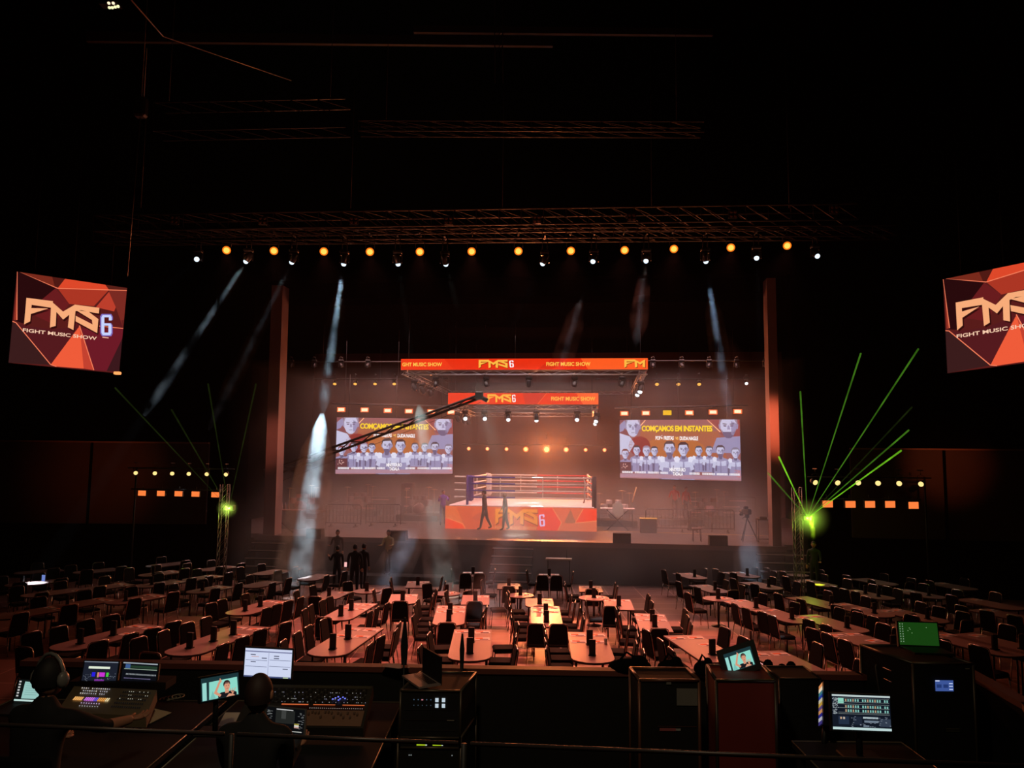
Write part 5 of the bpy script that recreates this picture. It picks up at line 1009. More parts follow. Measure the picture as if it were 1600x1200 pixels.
for k, (x0, y0, x1, y1, bb_) in enumerate(((455, 800, 470, 788, 7.5), (505, 790, 532, 781, 8.5), (630, 800, 655, 786, 7))):
    a, c = PS(x0, y0, bb_), PS(x1, y1, bb_); t = thing('microphone_stand', 'thin microphone stand on the left of the stage, %s from left' % ORD[k], 'stand', Vector((a.x, a.y, STZ)), 0, 'microphone stands at left'); b = MB(); b.tube([(0, 0, 0), (0, 0, a.z-STZ), c-Vector((a.x, a.y, STZ))], .012, 5); b.build('pole', CHR, t)
    b = MB(); b.lathe([(.16, 0), (.16, .015), (.02, .03)], n=10); b.build('base', BLK, t); b = MB(); b.ball(c-Vector((a.x, a.y, STZ)), .035); b.build('microphone', CHR, t)
# camera crane crossing the left screen
pv = PT(440, 733, 33.5); tp = PT(748, 620, 31.8); t = thing('camera_crane', 'long dark camera crane reaching up to the right across the left poster screen', 'crane', Vector((pv.x, pv.y, STZ)))
o0 = Vector((pv.x, pv.y, STZ)); A0 = pv-o0+(pv-tp)*.05; A1 = tp-o0; dd = (A1-A0).normalized(); upn = Vector((0, 0, 1)); sd = dd.cross(upn).normalized(); u2 = sd.cross(dd)
b = MB(); n = 18
for f0, f1 in ((0, 1),):
    for oz in (-1, 1):
        b.tube([A0+u2*(.15*oz), A1+u2*(.07*oz)], .055, 5)
for k in range(n): b.tube([A0.lerp(A1, k/n)+u2*.12*(1 if k % 2 else -1)*(1-.5*k/n), A0.lerp(A1, (k+1)/n)-u2*.12*(1 if k % 2 else -1)*(1-.5*(k+1)/n)], .035, 4)
b.build('arm', mat('crane_black', (26, 18, 16), .6), t); b = MB(); b.tube([A0+u2*-.5, A1+u2*-.25], .01, 4); b.build('cable', BLK, t)
b = MB(); b.tube([(0, 0, 0), (0, 0, pv.z-STZ)], .06, 8); [b.tube([(0, 0, .5), (.6*math.cos(k*2.1), .6*math.sin(k*2.1), 0)], .03, 5) for k in range(3)]; b.build('pedestal', mat('crane_black', (26, 18, 16), .6), t)
b = MB(); b.bbox(A1+Vector((.02, 0, .05)), (.34, .4, .34), .05); b.build('camera_head', mat('crane_camera', (60, 44, 42), .5), t); b = MB(); b.tube([A1+Vector((.1, 0, -.02)), A1+Vector((.36, -.1, -.16))], .09, 8); b.build('lens', BLK, t)
b = MB(); b.bbox(A0-dd*.15, (.5, .3, .4), .04); b.build('counterweight', BLK, t)
# pale plank stand in front of the stage
p0, p1 = PT(853, 872.5, 29.6), PT(893, 873.5, 29.4); t = thing('narrow_table', 'narrow pale topped table standing in front of the stage', 'table', Vector(((p0.x+p1.x)/2, (p0.y+p1.y)/2, 0)), YAW); wd = (p1-p0).length
b = MB(); b.box((0, 0, p0.z), (wd, .28, .05)); b.build('tabletop', mat('pale_top', (215, 200, 185), .5), t)
for sx in (-1, 1): b = MB(); b.tube([(sx*wd*.42, 0, p0.z-.02), (sx*wd*.42, 0, 0)], .02, 5); b.build('leg', BLK, t)
b = MB(); b.tube([(.3, 0, p0.z), (.3, 0, p0.z+.35)], .012, 4); b.build('rod', BLK, t)
b = MB(); b.box((0, 0, 0), (.09, .01, .16)); o = b.build('phone', E((255, 190, 185), 1.0), None, PT(540, 882, 27.9)); tag(o, 'small glowing phone held between the people of the dark group', 'phone')
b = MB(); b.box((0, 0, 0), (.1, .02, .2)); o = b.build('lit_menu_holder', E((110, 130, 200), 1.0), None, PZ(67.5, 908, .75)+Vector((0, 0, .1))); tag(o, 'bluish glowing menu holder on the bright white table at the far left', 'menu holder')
# ------------------------------------------------------------ the control area in front
ZF = 2.0; DKW = mat('desk_black', (16, 14, 13), .7)
b = MB(); p0, p1 = PZ(38, 1030, 2.89), PZ(1345, 1052, 2.89); d = (p1-p0); L = d.length; an = math.atan2(d.y, d.x); R = Matrix.Rotation(an, 3, 'Z'); mid = (p0+p1)/2
t = thing('parapet', 'long dark parapet with a brown wooden top between desks and dining tables', 'parapet', Vector((mid.x, mid.y, ZF)), an)
b.box((0, 0, .42), (L, .08, .84)); b.build('panel', DKW, t); b = MB(); b.box((0, 0, .865), (L, .13, .05)); b.build('top_rail', mat('rail_wood', (120, 66, 56), .45), t)
WG = [p1, Vector((4.5, 7.8, p1.z)), Vector((4.4, 6.7, p1.z)), Vector((4.02, 5.9, p1.z)), Vector((4.02, 3.4, p1.z))]
for q0, q1 in zip(WG[:-1], WG[1:]):
    dv = q1-q0; Lw = dv.length; mw = (q0+q1)/2; Rw = Matrix.Rotation(math.atan2(dv.y, dv.x)-an, 3, 'Z'); lm = Matrix.Rotation(-an, 3, 'Z') @ (Vector((mw.x, mw.y, ZF))-t.location)
    b = MB(); b.box(lm+Vector((0, 0, .42)), (Lw, .08, .84), DKW, Rw); b.build('panel', None, t); b = MB(); b.box(lm+Vector((0, 0, .865)), (Lw+.06, .13, .05), mat('rail_wood', (120, 66, 56), .45), Rw); b.build('top_rail', None, t)
def screen(name, label, TL, TR, BL, Ys, art_fn, cat, body=BLK, thick=.03, mg=.012, extra=None, base=None):
    q = Quad(PT(*TL, Ys[0]), PT(*TR, Ys[1]), PT(*BL, Ys[2])); o = q.pt(.5, 1); t = thing(name, label, cat, o)
    def rel(mb): mb.v = [tuple(Vector(v)-o) for v in mb.v]; return mb
    b = MB(); panel(b, q, thick, body, mg); rel(b).build('bezel' if name != 'laptop' else 'lid', None, t)
    b = MB(); art_fn(b, q); rel(b).build('display', None, t)
    if base:
        b = MB(); base(b, q); rel(b).build('stand' if name != 'laptop' else 'keyboard_deck', body, t)
    return q, t
def stand_fn(drop, dp=.2):
    def f(b, q):
        c = q.pt(.5, 1)-q.N*.05; b.tube([q.pt(.5, .6)-q.N*.05, c+Vector((0, 0, -drop))], .022, 6); b.bbox(c+Vector((0, 0, -drop)), (.26, dp, .02), .008)
    return f
def deck_fn(dp):
    def f(b, q):
        a, c = q.pt(0, 1.04), q.pt(1, 1.04); n = Vector((q.N.x, q.N.y, 0)).normalized(); 
        vs = [a, c, c+n*dp, a+n*dp]; vs2 = [v-Vector((0, 0, .018)) for v in vs]; b.add(vs+vs2, [(0,1,2,3),(7,6,5,4),(0,4,5,1),(1,5,6,2),(2,6,7,3),(3,7,4,0)])
    return f
def video(b, q):
    arect(b, q, 0, 0, 1, 1, E((28, 52, 56)), 0); arect(b, q, .02, .2, .13, .97, E((150, 214, 205)), 1); art(b, q, [(.2, .2), (.95, .18), (.97, .97), (.19, .97)], E((140, 216, 200)), 1)
    art(b, q, [(.2, .97), (.28, .6), (.36, .97)], E((120, 190, 180)), 2); SKc, HRc, BK = E((214, 150, 120)), E((50, 34, 30)), E((26, 24, 30))
    art(b, q, [(.42, .8), (.5, .74), (.82, .74), (.92, .84), (.92, .97), (.42, .97)], BK, 2); art(b, q, [(.6, .6), (.7, .6), (.7, .8), (.6, .8)], SKc, 3)
    aell(b, q, .65, .40, .095, .17, HRc, 3); aell(b, q, .65, .50, .08, .17, SKc, 4); art(b, q, [(.6, .32), (.7, .32), (.715, .38), (.585, .38)], E((120, 90, 80)), 5)
    for x in (.62, .68): aell(b, q, x, .47, .013, .015, E((60, 40, 40)), 5, 8)
    arect(b, q, .625, .585, .675, .605, E((150, 70, 66)), 5)
    art(b, q, [(.30, .72), (.37, .66), (.5, .84), (.46, .92)], SKc, 3); art(b, q, [(.30, .72), (.44, .24), (.49, .27), (.38, .70)], SKc, 3); aell(b, q, .475, .22, .035, .08, SKc, 4); arect(b, q, .46, .1, .48, .2, SKc, 4)
    art(b, q, [(.62, .97), (.7, .84), (.8, .88), (.86, .97)], SKc, 4)
    for x0, x1 in ((.76, .72), (.80, .79), (.83, .87)): aline(b, q, (.79, .88), (x1, .62), .035, SKc, 5)
def doc(b, q):
    arect(b, q, 0, 0, 1, 1, E((206, 214, 240)), 0); arect(b, q, 0, .08, 1, .12, E((120, 124, 160)), 1); arect(b, q, .5, .06, .515, .95, E((170, 176, 206)), 1); arect(b, q, 0, .95, 1, 1, E((70, 80, 120)), 1)
    for y in (.4, .62): arect(b, q, .02, y, .48, y+.015, E((90, 96, 130)), 1); arect(b, q, .53, y-.03, .98, y-.015, E((90, 96, 130)), 1)
    for x, y in ((.12, .2), (.36, .31), (.13, .45), (.62, .22), (.62, .3), (.82, .66)): arect(b, q, x, y, x+.11, y+.03, E((50, 52, 80)), 1)
    arect(b, q, .14, .27, .3, .29, E((200, 150, 140)), 1); arect(b, q, .84, .955, .95, .995, E((180, 200, 160)), 2)
def con1(b, q):
    arect(b, q, 0, 0, 1, 1, E((28, 32, 44)), 0); arect(b, q, 0, 0, 1, .05, E((110, 118, 130)), 1); arect(b, q, .15, .24, .78, .34, E((225, 235, 215)), 1)
    for x, w_, c in ((.28, .1, (40, 30, 220)), (.5, .16, (200, 50, 210)), (.7, .07, (70, 200, 60)), (.44, .05, (210, 140, 110))): arect(b, q, x, .52, x+w_, .72 if w_ > .06 else .75, E(c), 2)
    arect(b, q, .38, .84, .66, .96, E((120, 50, 150)), 2); r = random.Random(5)
    for _ in range(46): x, y = r.choice([r.uniform(.02, .25), r.uniform(.78, .96), r.uniform(.02, .96)]), r.uniform(.55, .97); arect(b, q, x, y, x+.02, y+.02, E((120, 128, 140)), 2)
def con2(b, q):
    arect(b, q, 0, 0, 1, 1, E((12, 14, 20)), 0); arect(b, q, 0, 0, 1, .06, E((150, 158, 165)), 1); arect(b, q, .1, .14, 1, .26, E((34, 56, 40)), 1); arect(b, q, .08, .1, .22, .3, E((60, 90, 140)), 2); arect(b, q, .05, .3, 1, .33, E((150, 170, 150)), 1)
    for k in range(22): arect(b, q, .12+.04*k, .53, .12+.04*k+.022, .60, E((150, 155, 160)), 1); arect(b, q, .08+.035*k, .74, .08+.035*k+.02, .78, E((120, 110, 150)), 1)
    arect(b, q, 0, .92, 1, .95, E((120, 120, 135)), 1)
def pcscr(b, q):
    arect(b, q, 0, 0, 1, 1, E((18, 24, 36)), 0); arect(b, q, 0, 0, 1, .05, E((190, 205, 205)), 1); arect(b, q, 0, .93, 1, 1, E((190, 215, 215)), 1); r = random.Random(9)
    arect(b, q, .1, .1, .2, .25, E((140, 210, 190)), 1)
    for row, y in enumerate((.12, .3, .42)):
        for k in range(18):
            if k in (6, 15): continue
            x = .22+.042*k; arect(b, q, x, y, x+.024, y+.07, E((130, 190, 180) if k % 3 else (180, 150, 120)), 2)
    for y in (.09, .2, .26, .37, .5, .54): arect(b, q, .1, y, .98, y+.012, E((110, 120, 120)), 1)
    for _ in range(70): x, y = r.uniform(.0, .09), r.uniform(.08, .55); arect(b, q, x, y, x+.02, y+.015, E((150, 160, 165)), 2)
    for x0, y0, x1, y1, c in ((.1, .62, .28, .85, (34, 46, 66)), (.36, .62, .5, .85, (30, 38, 54)), (.52, .62, .78, .67, (170, 185, 190)), (.54, .72, .78, .78, (110, 124, 140)), (.52, .86, .62, .9, (110, 124, 140)), (.8, .66, .99, .88, (50, 60, 76)), (.13, .64, .16, .7, (220, 180, 140)), (.18, .64, .21, .7, (220, 200, 180))): arect(b, q, x0, y0, x1, y1, E(c), 1)
    for _ in range(40): x, y = r.uniform(.3, .97), r.uniform(.6, .9); arect(b, q, x, y, x+.025, y+.012, E((130, 140, 155)), 3)
def greens(b, q):
    arect(b, q, 0, 0, 1, 1, E((22, 62, 16)), 0)
    for r_ in range(8):
        for c in range(2): arect(b, q, .02+.065*c, .06+.11*r_, .045+.065*c, .11+.11*r_, E((120, 150, 120)), 1)
    for x, y in ((.26, .24), (.22, .36), (.32, .46), (.7, .2), (.28, .3)): arect(b, q, x, y, x+.018, y+.03, E((130, 170, 120)), 1)
def laptop_list(b, q):
    arect(b, q, 0, 0, 1, 1, E((10, 11, 13)), 0); arect(b, q, .25, .1, .75, .62, E((34, 36, 34)), 1); arect(b, q, .4, .12, .52, .45, E((60, 62, 60)), 2); arect(b, q, .26, .06, .7, .1, E((190, 190, 190)), 2); r = random.Random(2)
    for _ in range(46): x, y = r.choice((r.uniform(.02, .12), r.uniform(.8, .97))), r.uniform(.1, .85); arect(b, q, x, y, x+.05, y+.02, E((110, 112, 112)), 2)
    for y, c in ((.6, (150, 140, 60)), (.72, (190, 150, 140)), (.66, (210, 210, 200))): arect(b, q, .75, y, .87, y+.06, E(c), 3)
    arect(b, q, .42, .9, .95, .93, E((180, 180, 175)), 2)
def white_doc(b, q):
    arect(b, q, 0, 0, 1, 1, E((16, 20, 20)), 0); art(b, q, [(.3, .1), (.98, .12), (1, .86), (.28, .88)], E((150, 196, 190)), 1); arect(b, q, 0, .92, 1, 1, E((190, 220, 215)), 1)
    for k in range(6): arect(b, q, .05, .08+.13*k, .14, .15+.13*k, E((190, 190, 190)), 1); arect(b, q, .38, .2+.1*k, .9, .215+.1*k, E((110, 150, 146)), 2)
screen('monitor', 'monitor showing a woman with a raised arm, left of the document screen', (313.5, 1061), (372, 1050.5), (314.5, 1097), (5.85, 6.1, 5.85), video, 'monitor', base=stand_fn(.25))
screen('monitor', 'bright white document screen standing behind the sound console', (384, 1012), (457, 1016), (381, 1056.5), (6.9, 6.9, 6.9), doc, 'monitor', base=stand_fn(.12))
QM, _ = screen('monitor', 'tilted monitor showing a woman with a raised arm, on the red case', (1130, 1023), (1172, 1009.5), (1138, 1052), (6.7, 6.7, 6.65), video, 'monitor', mg=.045, thick=.05)
screen('monitor', 'computer monitor with a dense cue grid at the lower right', (1299, 1084.5), (1389.5, 1088), (1301, 1139), (5.6, 5.6, 5.55), pcscr, 'monitor', base=stand_fn(.18))
screen('laptop', 'open laptop with a green desktop on the tall flight case', (1403, 972), (1463.5, 974), (1406, 1007.5), (7.5, 7.5, 7.4), greens, 'laptop', base=deck_fn(.26))
screen('laptop', 'open laptop showing a pale document at the far left, beside the person with headphones', (30, 1062), (66, 1064), (22, 1096), (5.8, 5.8, 5.65), white_doc, 'laptop', base=deck_fn(.24))
screen('laptop', 'dark laptop with a file list right of the seated person at the sound console', (417.5, 1104), (476.5, 1110), (414, 1143), (5.45, 5.45, 5.35), laptop_list, 'laptop', base=deck_fn(.2))
# lighting console with its two screens
o = PZ(170, 1092, 2.95); t = thing('lighting_console', 'lighting console with two bright screens and glowing coloured buttons', 'console', o)
def rel(mb): mb.v = [tuple(Vector(v)-o) for v in mb.v]; return mb
q = Quad(PZ(117, 1073, 2.99), PZ(243, 1079, 2.99), PZ(92, 1111, 2.93)); b = MB(); panel(b, q, .09, mat('console_tan', (128, 112, 86), .5), .01); rel(b).build('console_body', None, t)
b = MB(); r = random.Random(4)
for row in range(3):
    for k in range(14 - row):
        if r.random() < .85: arect(b, q, .1+.026*k+.01*row, .05+.11*row, .112+.026*k+.01*row, .09+.11*row, E(r.choice(((230, 225, 215), (190, 190, 200), (150, 150, 160)))), 1)
for k, c in enumerate([(255, 190, 110)]*5+[(60, 50, 60)]+[(210, 120, 240)]*5+[(110, 90, 230)]*2+[(230, 160, 80)]*4+[(240, 220, 170)]*2): art(b, q, [(.09+.0225*k, .44), (.105+.0225*k, .44), (.095+.0225*k, .58), (.08+.0225*k, .58)], E(c), 1)
for k in range(8):
    arect(b, q, .2+.03*k, .66, .212+.03*k, .7, E((190, 170, 210)), 1); arect(b, q, .2+.03*k, .78, .212+.03*k, .81, E((170, 170, 170)), 1)
for row in range(5):
    for k in range(14):
        x, y = .62+.025*k-.012*row, .12+.15*row; arect(b, q, x, y, x+.016, y+.07, E((16, 14, 13)), 1)
        if r.random() < .3 and row < 3: arect(b, q, x+.003, y+.01, x+.01, y+.04, E((210, 210, 190)), 2)
rel(b).build('buttons', None, t)
for nm, TL, TR, BL, fn in (('a', (133, 1033.5), (185.5, 1035), (127, 1067), con1), ('b', (193.5, 1035), (247, 1038), (188.5, 1067.5), con2)):
    q2 = Quad(PT(*TL, 6.72), PT(*TR, 6.72), PT(*BL, 6.6)); b = MB(); panel(b, q2, .03, BLK, .012); s_ = rel(b).build('screen', None, t); b = MB(); fn(b, q2); rel(b).build('screen_picture', None, s_)
b = MB(); c0 = q.pt(.5, -.1); b.box(c0+Vector((0, .12, .0)), (.8, .2, .06)); rel(b).build('screen_mount', BLK, t)
# sound console
o = PZ(480, 1100, 2.95); t = thing('sound_console', 'wide sound mixing console with knobs, orange strips and rows of faders', 'console', o)
q = Quad(PZ(398, 1070, 3.02), PZ(581, 1073, 3.02), PZ(368, 1133, 2.85)); b = MB(); panel(b, q, .1, mat('console_grey', (52, 48, 42), .5), .01); rel(b).build('console_body', None, t)
b = MB(); arect(b, q, .0, -.0, 1, .07, mat('console_rim', (76, 70, 56), .5), 0)
for k in range(44):
    for row in range(6):
        if k == 18: continue
        x, y = .02+.0218*k, .12+.065*row; aell(b, q, x+.008, y, .0065, .02, mat('knob_dark', (22, 21, 20), .4) if (k+row) % 3 else mat('knob_grey', (90, 88, 84), .4), 1, 6)
for k in range(60): x, y = r.uniform(.2, .98), r.choice((.2, .3, .36, .44)); arect(b, q, x, y, x+.006, y+.015, E(r.choice(((170, 170, 160), (120, 120, 110), (150, 150, 170)))), 2)
for x0, x1, s_ in ((.3, .52, 1), (.56, .74, .7), (.8, .98, .8)): arect(b, q, x0, .50, x1, .52, E((230, 110, 60), s_), 2)
arect(b, q, .3, .52, .98, .62, mat('strip_maroon', (60, 24, 20), .5), 1)
for k in range(26): arect(b, q, .54+.017*k, .585, .545+.017*k, .6, E((190, 180, 170)), 2)
for x, y in ((.72, .33), (.74, .30), (.76, .35), (.78, .31), (.75, .38), (.70, .36), (.80, .34)): arect(b, q, x, y, x+.012, y+.03, E((120, 130, 255), 1.2), 3)
arect(b, q, .3, .63, .99, 1.0, mat('fader_bank', (140, 104, 84), .5), 1)
rel(b).build('control_surface', None, t)
for k in range(18):
    u = .5+.026*k; v = r.choice((.7, .72, .75, .82)); b = MB(); b.bbox(q.pt(u, v, .02), (.014, .022, .022), .004); b.v = [tuple(Vector(x)-o) for x in b.v]; b.build('fader', mat('fader_cap', (120, 95, 80), .5), t)
# desks under the consoles
def desk(x0, x1, y0, y1, z, label):
    t = thing('control_desk', label, 'desk', ((x0+x1)/2, (y0+y1)/2, ZF)); b = MB(); b.box((0, 0, z-ZF-.02), (x1-x0, y1-y0, .04)); b.build('tabletop', DKW, t)
    b = MB(); hx, hy = (x1-x0)/2, (y1-y0)/2; b.tube([(-hx, -hy, z-ZF), (hx, -hy, z-ZF), (hx, hy, z-ZF), (-hx, hy, z-ZF), (-hx, -hy, z-ZF)], .008, 4); b.build('metal_edge', mat('desk_edge', (120, 108, 90), .4, .3), t)
    for sx in (-1, 1):
        for sy in (-1, 1): b = MB(); b.box((sx*((x1-x0)/2-.05), sy*((y1-y0)/2-.05), (z-ZF-.04)/2), (.05, .05, z-ZF-.04)); b.build('leg', DKW, t)
desk(-4.3, -2.45, 5.35, 6.9, 2.78, 'black desk under the lighting console and the left laptop'); desk(-2.4, -0.95, 5.2, 7.05, 2.74, 'black desk under the sound console'); desk(2.2, 3.05, 5.3, 6.2, 2.74, 'black desk under the computer monitor at right')
def sheet(pxs, z, label, m=PAP, name='paper_sheet'):
    ps = [PZ(x, y, z) for x, y in pxs]; o = ps[0]; b = MB(); vs = [p-o for p in ps]+[p-o-Vector((0, 0, .004)) for p in ps]; n = len(ps)
    b.add(vs, [tuple(range(n)), tuple(range(2*n-1, n-1, -1))]+[(i, (i+1) % n, n+(i+1) % n, n+i) for i in range(n)], m); ob = b.build(name, None, None, o); tag(ob, label, 'paper'); return ob
LP = mat('paper_cream', (215, 190, 150), .8)
sheet([(241, 1107), (268, 1113), (226, 1134), (204, 1127)], 2.79, 'printed sheet lying between the two consoles', LP); sheet([(352, 1113), (386, 1113), (380, 1141), (337, 1141)], 2.752, 'cream sheets beside the seated person at the sound console', LP)
sheet([(515, 1134), (545, 1136), (536, 1149), (495, 1147)], 2.752, 'small sheet under the front edge of the sound console', LP); sheet([(608, 1036), (636, 1038), (640, 1043), (622, 1044), (596, 1041)], 2.925, 'pale papers lying on the parapet near the laptop', mat('paper_pink', (230, 190, 180), .7))
b = MB(); o = PZ(268, 1096, 2.79)
for k in range(4): b.tube([(.035*k-.05+.05*math.cos(a_*PI/6), .06*math.sin(a_*PI/6), .02+.008*k) for a_ in range(13)], .005, 4)
ob = b.build('coiled_cable', mat('cable_pale', (150, 140, 120), .6), None, o); tag(ob, 'pale coiled cable on the desk between the lighting console and the video monitor', 'cable')
# racks --------------------------------------------------------------------
def rackbox(name, label, fl, fr, Yf, depth, zb, body, rim, dx=0.0, rimr=.012, cat='case'):
    """box whose front top edge runs between two photo points; depth goes back with sideways drift dx"""
    a = PT(*fl, Yf[0]); c = PT(*fr, Yf[1]); z = (a.z+c.z)/2; a.z = c.z = z; bk = Vector((dx, depth, 0)); V8 = [a, c, c+bk, a+bk]; o = (a+c)/2; o.z = zb
    t = thing(name, label, cat, o); vs = [v-o for v in V8]+[Vector((v.x, v.y, zb))-o for v in V8]
    b = MB(); b.add(vs, [(0,1,2,3),(7,6,5,4),(0,4,5,1),(1,5,6,2),(2,6,7,3),(3,7,4,0)]); b.build('body', body, t)
    b = MB()
    for i, j in ((0,1),(1,2),(2,3),(3,0),(4,5),(0,4),(1,5),(3,7),(2,6)): b.tube([vs[i], vs[j]], rimr, 4)
    b.build('metal_edges', rim, t); return t, a, c, z, bk, o
RIM = mat('case_edge', (96, 84, 70), .4, .5)
t, a, c, z, bk, o = rackbox('equipment_rack', 'rack holding the half-open laptop, with white lit squares on its front', (626, 1078.5), (720, 1080.5), (6.6, 6.6), .56, 2.52, DKW, RIM, .1)
fq = Quad(a+Vector((0, -.002, 0)), c+Vector((0, -.002, 0)), Vector((a.x, a.y-.002, 2.52))); b = MB()
for x, y in ((.58, .1), (.69, .1), (.58, .2), (.69, .2)): arect(b, fq, x, y+.02, x+.055, y+.09, E((190, 205, 215)), 1)
for k in range(5): arect(b, fq, .22+.07*k, .14, .235+.07*k, .16, E((70, 90, 110)), 1); arect(b, fq, .22+.07*k, .24, .235+.07*k, .26, E((50, 60, 70)), 1)
arect(b, fq, .35, .14, .38, .16, E((190, 120, 130)), 2)
for y0 in (.32, .5, .68): arect(b, fq, .08, y0, .92, y0+.01, mat('rack_line', (50, 44, 40), .4), 1)
arect(b, fq, .78, .5, .9, .515, mat('rack_tag', (150, 140, 130), .5), 2)
for v in (b,): v.v = [tuple(Vector(x)-o) for x in v.v]
b.build('front_panel', None, t)
t, a2, c2, z2, bk2, o2 = rackbox('equipment_rack', 'lower rack with two small yellow-green displays under the laptop rack', (622, 1151), (720, 1154), (6.6, 6.6), .56, ZF, DKW, RIM, .1)
fq = Quad(a2+Vector((0, -.002, 0)), c2+Vector((0, -.002, 0)), Vector((a2.x, a2.y-.002, ZF))); b = MB()
for x in (.3, .555): arect(b, fq, x, .055, x+.14, .1, E((170, 200, 30)), 1); arect(b, fq, x+.14, .055, x+.165, .1, E((200, 215, 200)), 1)
for x in (.18, .21, .86): arect(b, fq, x, .22, x+.012, .235, E((150, 160, 160)), 1)
b.v = [tuple(Vector(x)-o2) for x in b.v]; b.build('front_panel', None, t)
# laptop standing side-on on the rack
zr = z+.014; A_, B_ = PZ(661, 1053, zr), PZ(689, 1071, zr); C_ = PZ(628, 1058, zr); t = thing('laptop', 'half-open laptop seen from the side on the rack, its lid standing black', 'laptop', A_)
b = MB(); up3 = Vector((-.0, .0, .235)); n = (B_-A_).cross(up3).normalized()*.008; vs = [A_+n, B_+n, B_+up3+n, A_+up3+n, A_-n, B_-n, B_+up3-n, A_+up3-n]; b.add([v-A_ for v in vs], [(0,1,2,3),(7,6,5,4),(0,4,5,1),(1,5,6,2),(2,6,7,3),(3,7,4,0)]); b.build('lid', BLK, t)
b = MB(); D_ = C_+(B_-A_); vs = [A_, B_, D_, C_]; vs = [v+Vector((0, 0, .016)) for v in vs]+vs; b.add([v-A_ for v in vs], [(0,1,2,3),(7,6,5,4),(0,4,5,1),(1,5,6,2),(2,6,7,3),(3,7,4,0)]); b.build('keyboard_deck', mat('laptop_silver', (170, 150, 145), .35, .3), t)
b = MB(); kq = Quad(A_.lerp(C_, .12)+Vector((0, 0, .017)), A_.lerp(C_, .12)+(B_-A_)+Vector((0, 0, .017)), A_.lerp(C_, .55)+Vector((0, 0, .017)))
for i in range(12):
    for j in range(4): arect(b, kq, .07+.073*i, .06+.23*j, .07+.073*i+.055, .06+.23*j+.17, mat('keys_black', (20, 18, 18), .5), 0)
b.v = [tuple(Vector(x)-A_) for x in b.v]; b.build('keys', None, t)
# antenna paddles on poles
for px, y0, y1, yb, Y, w_, lb in ((630, 965, 1030, 1092, 7.35, .07, 'black paddle antenna on a pole left of the half-open laptop'), (721, 990, 1036, 1080, 7.25, .045, 'slim black paddle antenna on a pole right of the half-open laptop')):
    p = PT(px, yb, Y); t = thing('antenna_paddle', lb, 'antenna', Vector((p.x, p.y, ZF))); zt, zm = PT(px, y0, Y).z-ZF, PT(px, y1, Y).z-ZF
    b = MB(); b.tube([(0, 0, 0), (0, 0, zm)], .009, 5); b.build('pole', BLK, t); b = MB(); b.prism([(-.008, zt), (.008, zt), (w_/2, zm+.12), (w_*.35, zm-.05), (-w_*.35, zm-.05), (-w_/2, zm+.12)], -.006, .006, None, Matrix(((1, 0, 0, 0), (0, 0, 1, 0), (0, 1, 0, 0), (0, 0, 0, 1)))); b.build('blade', BLK, t)
    b = MB(); [b.tube([(0, 0, .25), (.22*math.cos(k*2.1), .22*math.sin(k*2.1), .01)], .009, 4) for k in range(3)]; b.build('feet', BLK, t)
# open cabinet with a sheet of paper
t, a, c, z, bk, o = rackbox('flight_case', 'upright flight case with a pale sheet on its dark front, right of the centre', (999, 1064), (1092, 1062), (6.5, 6.5), .36, ZF, DKW, mat('case_edge_warm', (120, 78, 58), .4, .4), -.02, .016)
fq = Quad(a+Vector((0, -.004, 0)), c+Vector((0, -.004, 0)), Vector((a.x, a.y-.004, ZF))); b = MB(); hh = z-ZF; vv = lambda y: (y-1064)/ (hh*1200/6.5)
arect(b, fq, .62, vv(1075), .97, vv(1100), mat('label_sheet', (120, 115, 108), .7), 1); arect(b, fq, .33, vv(1133), .6, vv(1137), mat('label_pink', (170, 90, 95), .6), 1); arect(b, fq, .6, vv(1133.5), .68, vv(1136.5), mat('label_grey', (170, 165, 160), .6), 1); arect(b, fq, .45, vv(1066), .53, vv(1069.5), mat('label_sheet', (120, 115, 108), .7), 1); arect(b, fq, .3, vv(1130), .95, vv(1131), mat('rack_line2', (80, 50, 40), .4), 1)
b.v = [tuple(Vector(x)-o) for x in b.v]; b.build('front_panel', None, t)
t, a, c, z, bk, o = rackbox('flight_case', 'dark red flight case under the tilted monitor', (1119, 1065), (1211, 1062), (6.35, 6.35), .45, ZF, mat('case_red', (120, 34, 24), .7), mat('case_edge_grey', (70, 62, 52), .4, .5), .04, .014)
t, a, c, z, bk, o = rackbox('flight_case', 'black case standing between the red case and the computer monitor', (1218, 1063), (1282, 1058), (6.9, 6.9), .4, ZF, mat('case_black', (12, 11, 11), .8), mat('case_edge_dark', (34, 28, 26), .5), 0, .01)
# big case with laptop
t, a, c, z, bk, o = rackbox('flight_case', 'tall black flight case under the green laptop, with a small blue display', (1426, 1036), (1520, 1037.5), (6.95, 6.95), .66, ZF, mat('case_black', (12, 11, 11), .8), RIM, -.16, .013)
fq = Quad(a+Vector((0, -.004, 0)), c+Vector((0, -.004, 0)), Vector((a.x, a.y-.004, ZF))); b = MB(); vv = lambda y: (y-1036)/((z-ZF)*1200/6.95)
arect(b, fq, .35, vv(1060), .65, vv(1076), E((60, 84, 150)), 1)
for x, y0, y1, w_ in ((.37, 1066, 1071, .08), (.48, 1066, 1071, .08)): arect(b, fq, x, vv(y0), x+w_, vv(y1), E((34, 54, 110)), 2)
for y0 in (1064, 1068, 1072.5): arect(b, fq, .575, vv(y0), .635, vv(y0+1.4), E((190, 205, 240)), 2)
arect(b, fq, .35, vv(1060), .42, vv(1061.6), E((210, 220, 250)), 2); arect(b, fq, .86, vv(1042), .93, vv(1043.5), mat('rack_tag', (150, 140, 130), .5), 1)
for y0 in (1130, 1133): arect(b, fq, .5, vv(y0), .72, vv(y0+1.5), mat('rack_tag2', (90, 84, 60), .5), 1)
b.v = [tuple(Vector(x)-o) for x in b.v]; b.build('front_panel', None, t)
b = MB()
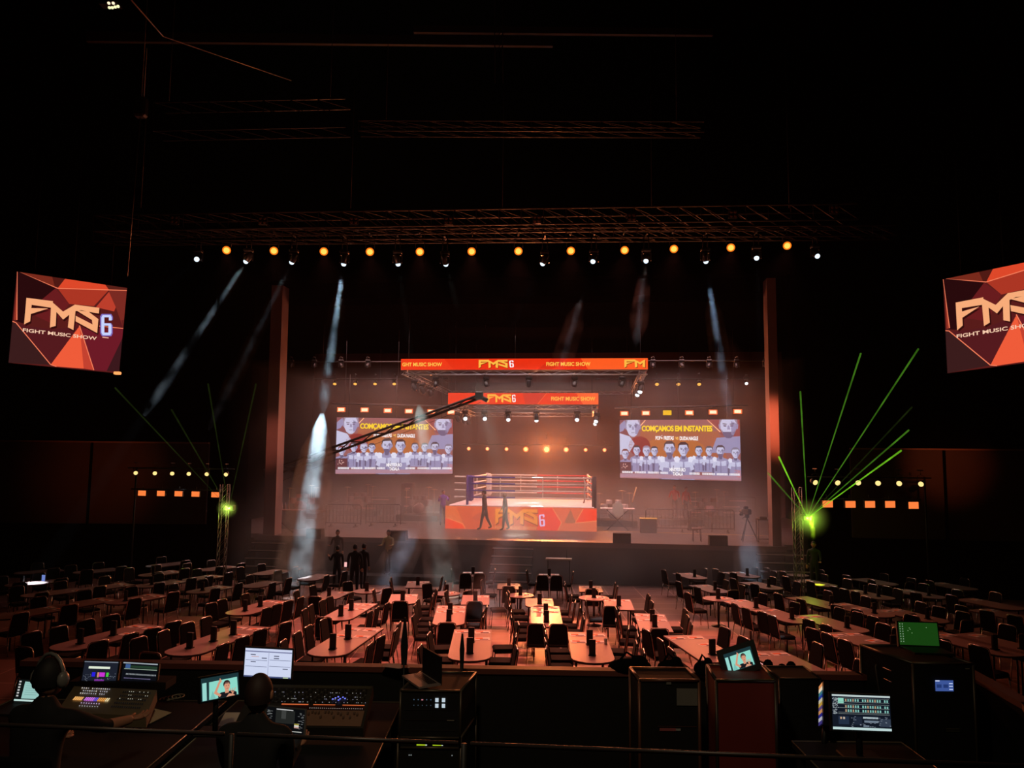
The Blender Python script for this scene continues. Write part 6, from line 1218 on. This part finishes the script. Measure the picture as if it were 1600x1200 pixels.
for k in range(2): b.tube([Vector((a.x-.01-.05*0, a.y+.12, z-.15-.1*k))-o, Vector((a.x-.09, a.y+.36, z-.13-.1*k))-o], .008, 4)
b.build('side_handles', CHR, t); b = MB(); b.tube([Vector((a.x-.03, a.y+.5, z))-o, Vector((a.x-.12, a.y+.45, z-.15))-o, Vector((a.x-.1, a.y+.4, z-.5))-o], .006, 5); b.build('hanging_cable', mat('cable_grey', (90, 84, 80), .5), t)
# side-on monitor edge with rainbow picture
q = Quad(PT(1281, 1073, 6.3), PT(1286.5, 1066, 6.05), PT(1280.5, 1135, 6.3)); o = q.pt(0, 1); t = thing('monitor', 'narrow sliver of a colourful monitor seen edge-on left of the cue grid monitor', 'monitor', o)
b = MB(); panel(b, q, .04, BLK, .01); b.tube([q.pt(.5, .9)-q.N*.03, q.pt(.5, 1)+Vector((0, 0, -.3))], .02, 6, BLK); b.v = [tuple(Vector(x)-o) for x in b.v]; b.build('bezel', None, t)
b = MB()
for k, c_ in enumerate(((230, 150, 90), (240, 220, 190), (60, 120, 130), (40, 60, 150), (200, 190, 160), (190, 150, 60), (90, 70, 120), (200, 140, 90), (40, 40, 130), (180, 180, 190), (60, 50, 120))): arect(b, q, 0, k/11, 1, (k+1)/11, E(c_, .9), 1)
b.v = [tuple(Vector(x)-o) for x in b.v]; b.build('display', None, t)
# backpack-like bundle and cables near the cabinet
for x, y, w_, lb in ((985, 1040, .2, 'slumped dark bag on the parapet left of the tilted monitor, bigger one'), (1048, 1042, .13, 'small dark bag on the parapet left of the tilted monitor'), (1100, 1044, .1, 'dark lump of gear on the parapet just left of the tilted monitor')):
    p = PZ(x, y, 2.89+.05); b = MB(); b.ball((0, 0, 0), (w_, .07, .07), None, 12, 8); b.ball((w_*.4, 0, .03), (w_*.45, .06, .07), None, 10, 7); b.tube([(-w_*.5, 0, .05), (-w_*.2, -.02, .13), (w_*.2, 0, .08)], .012, 5); ob = b.build('gear_bag', FAB, None, p); tag(ob, lb, 'bag')
for i, (x, y) in enumerate(((1222, 1047), (1236, 1043), (1200, 1040))): b = MB(); b.ball((0, 0, 0), (.05, .04, .06), None, 8, 6); ob = b.build('black_bag', FAB, None, PZ(x, y, 2.97)); tag(ob, 'small dark lump of gear on the parapet right of the tilted monitor, %s from left' % ('second', 'third', 'first')[i], 'bag', 'dark lumps on the parapet')
# the rail in front of the camera
a, c = PT(-40, 1131, 3.2), PT(1640, 1199, 2.84); z = (a.z+c.z)/2; t = thing('guard_rail', 'thin dark metal guard rail running across the bottom of the view', 'rail', a); Ls = c-a
for f0, f1 in ((-.15, .255), (.268, .48), (.492, 1.1)): b = MB(); b.tube([Ls*f0, Ls*f1], .009, 6); b.build('top_rail', mat('rail_metal', (62, 52, 50), .4, .3), t)
for f in (-.1, .262, .486, .98): b = MB(); p = Ls*f; b.tube([p, Vector((p.x, p.y, 3.0-a.z))], .012, 6); b.build('post', BLK, t)
b = MB(); b.box((0, 1.6, 2.6), (12, 2.8, .8)); struct('floor', b, mat('balcony_carpet', (8, 7, 7), .95))
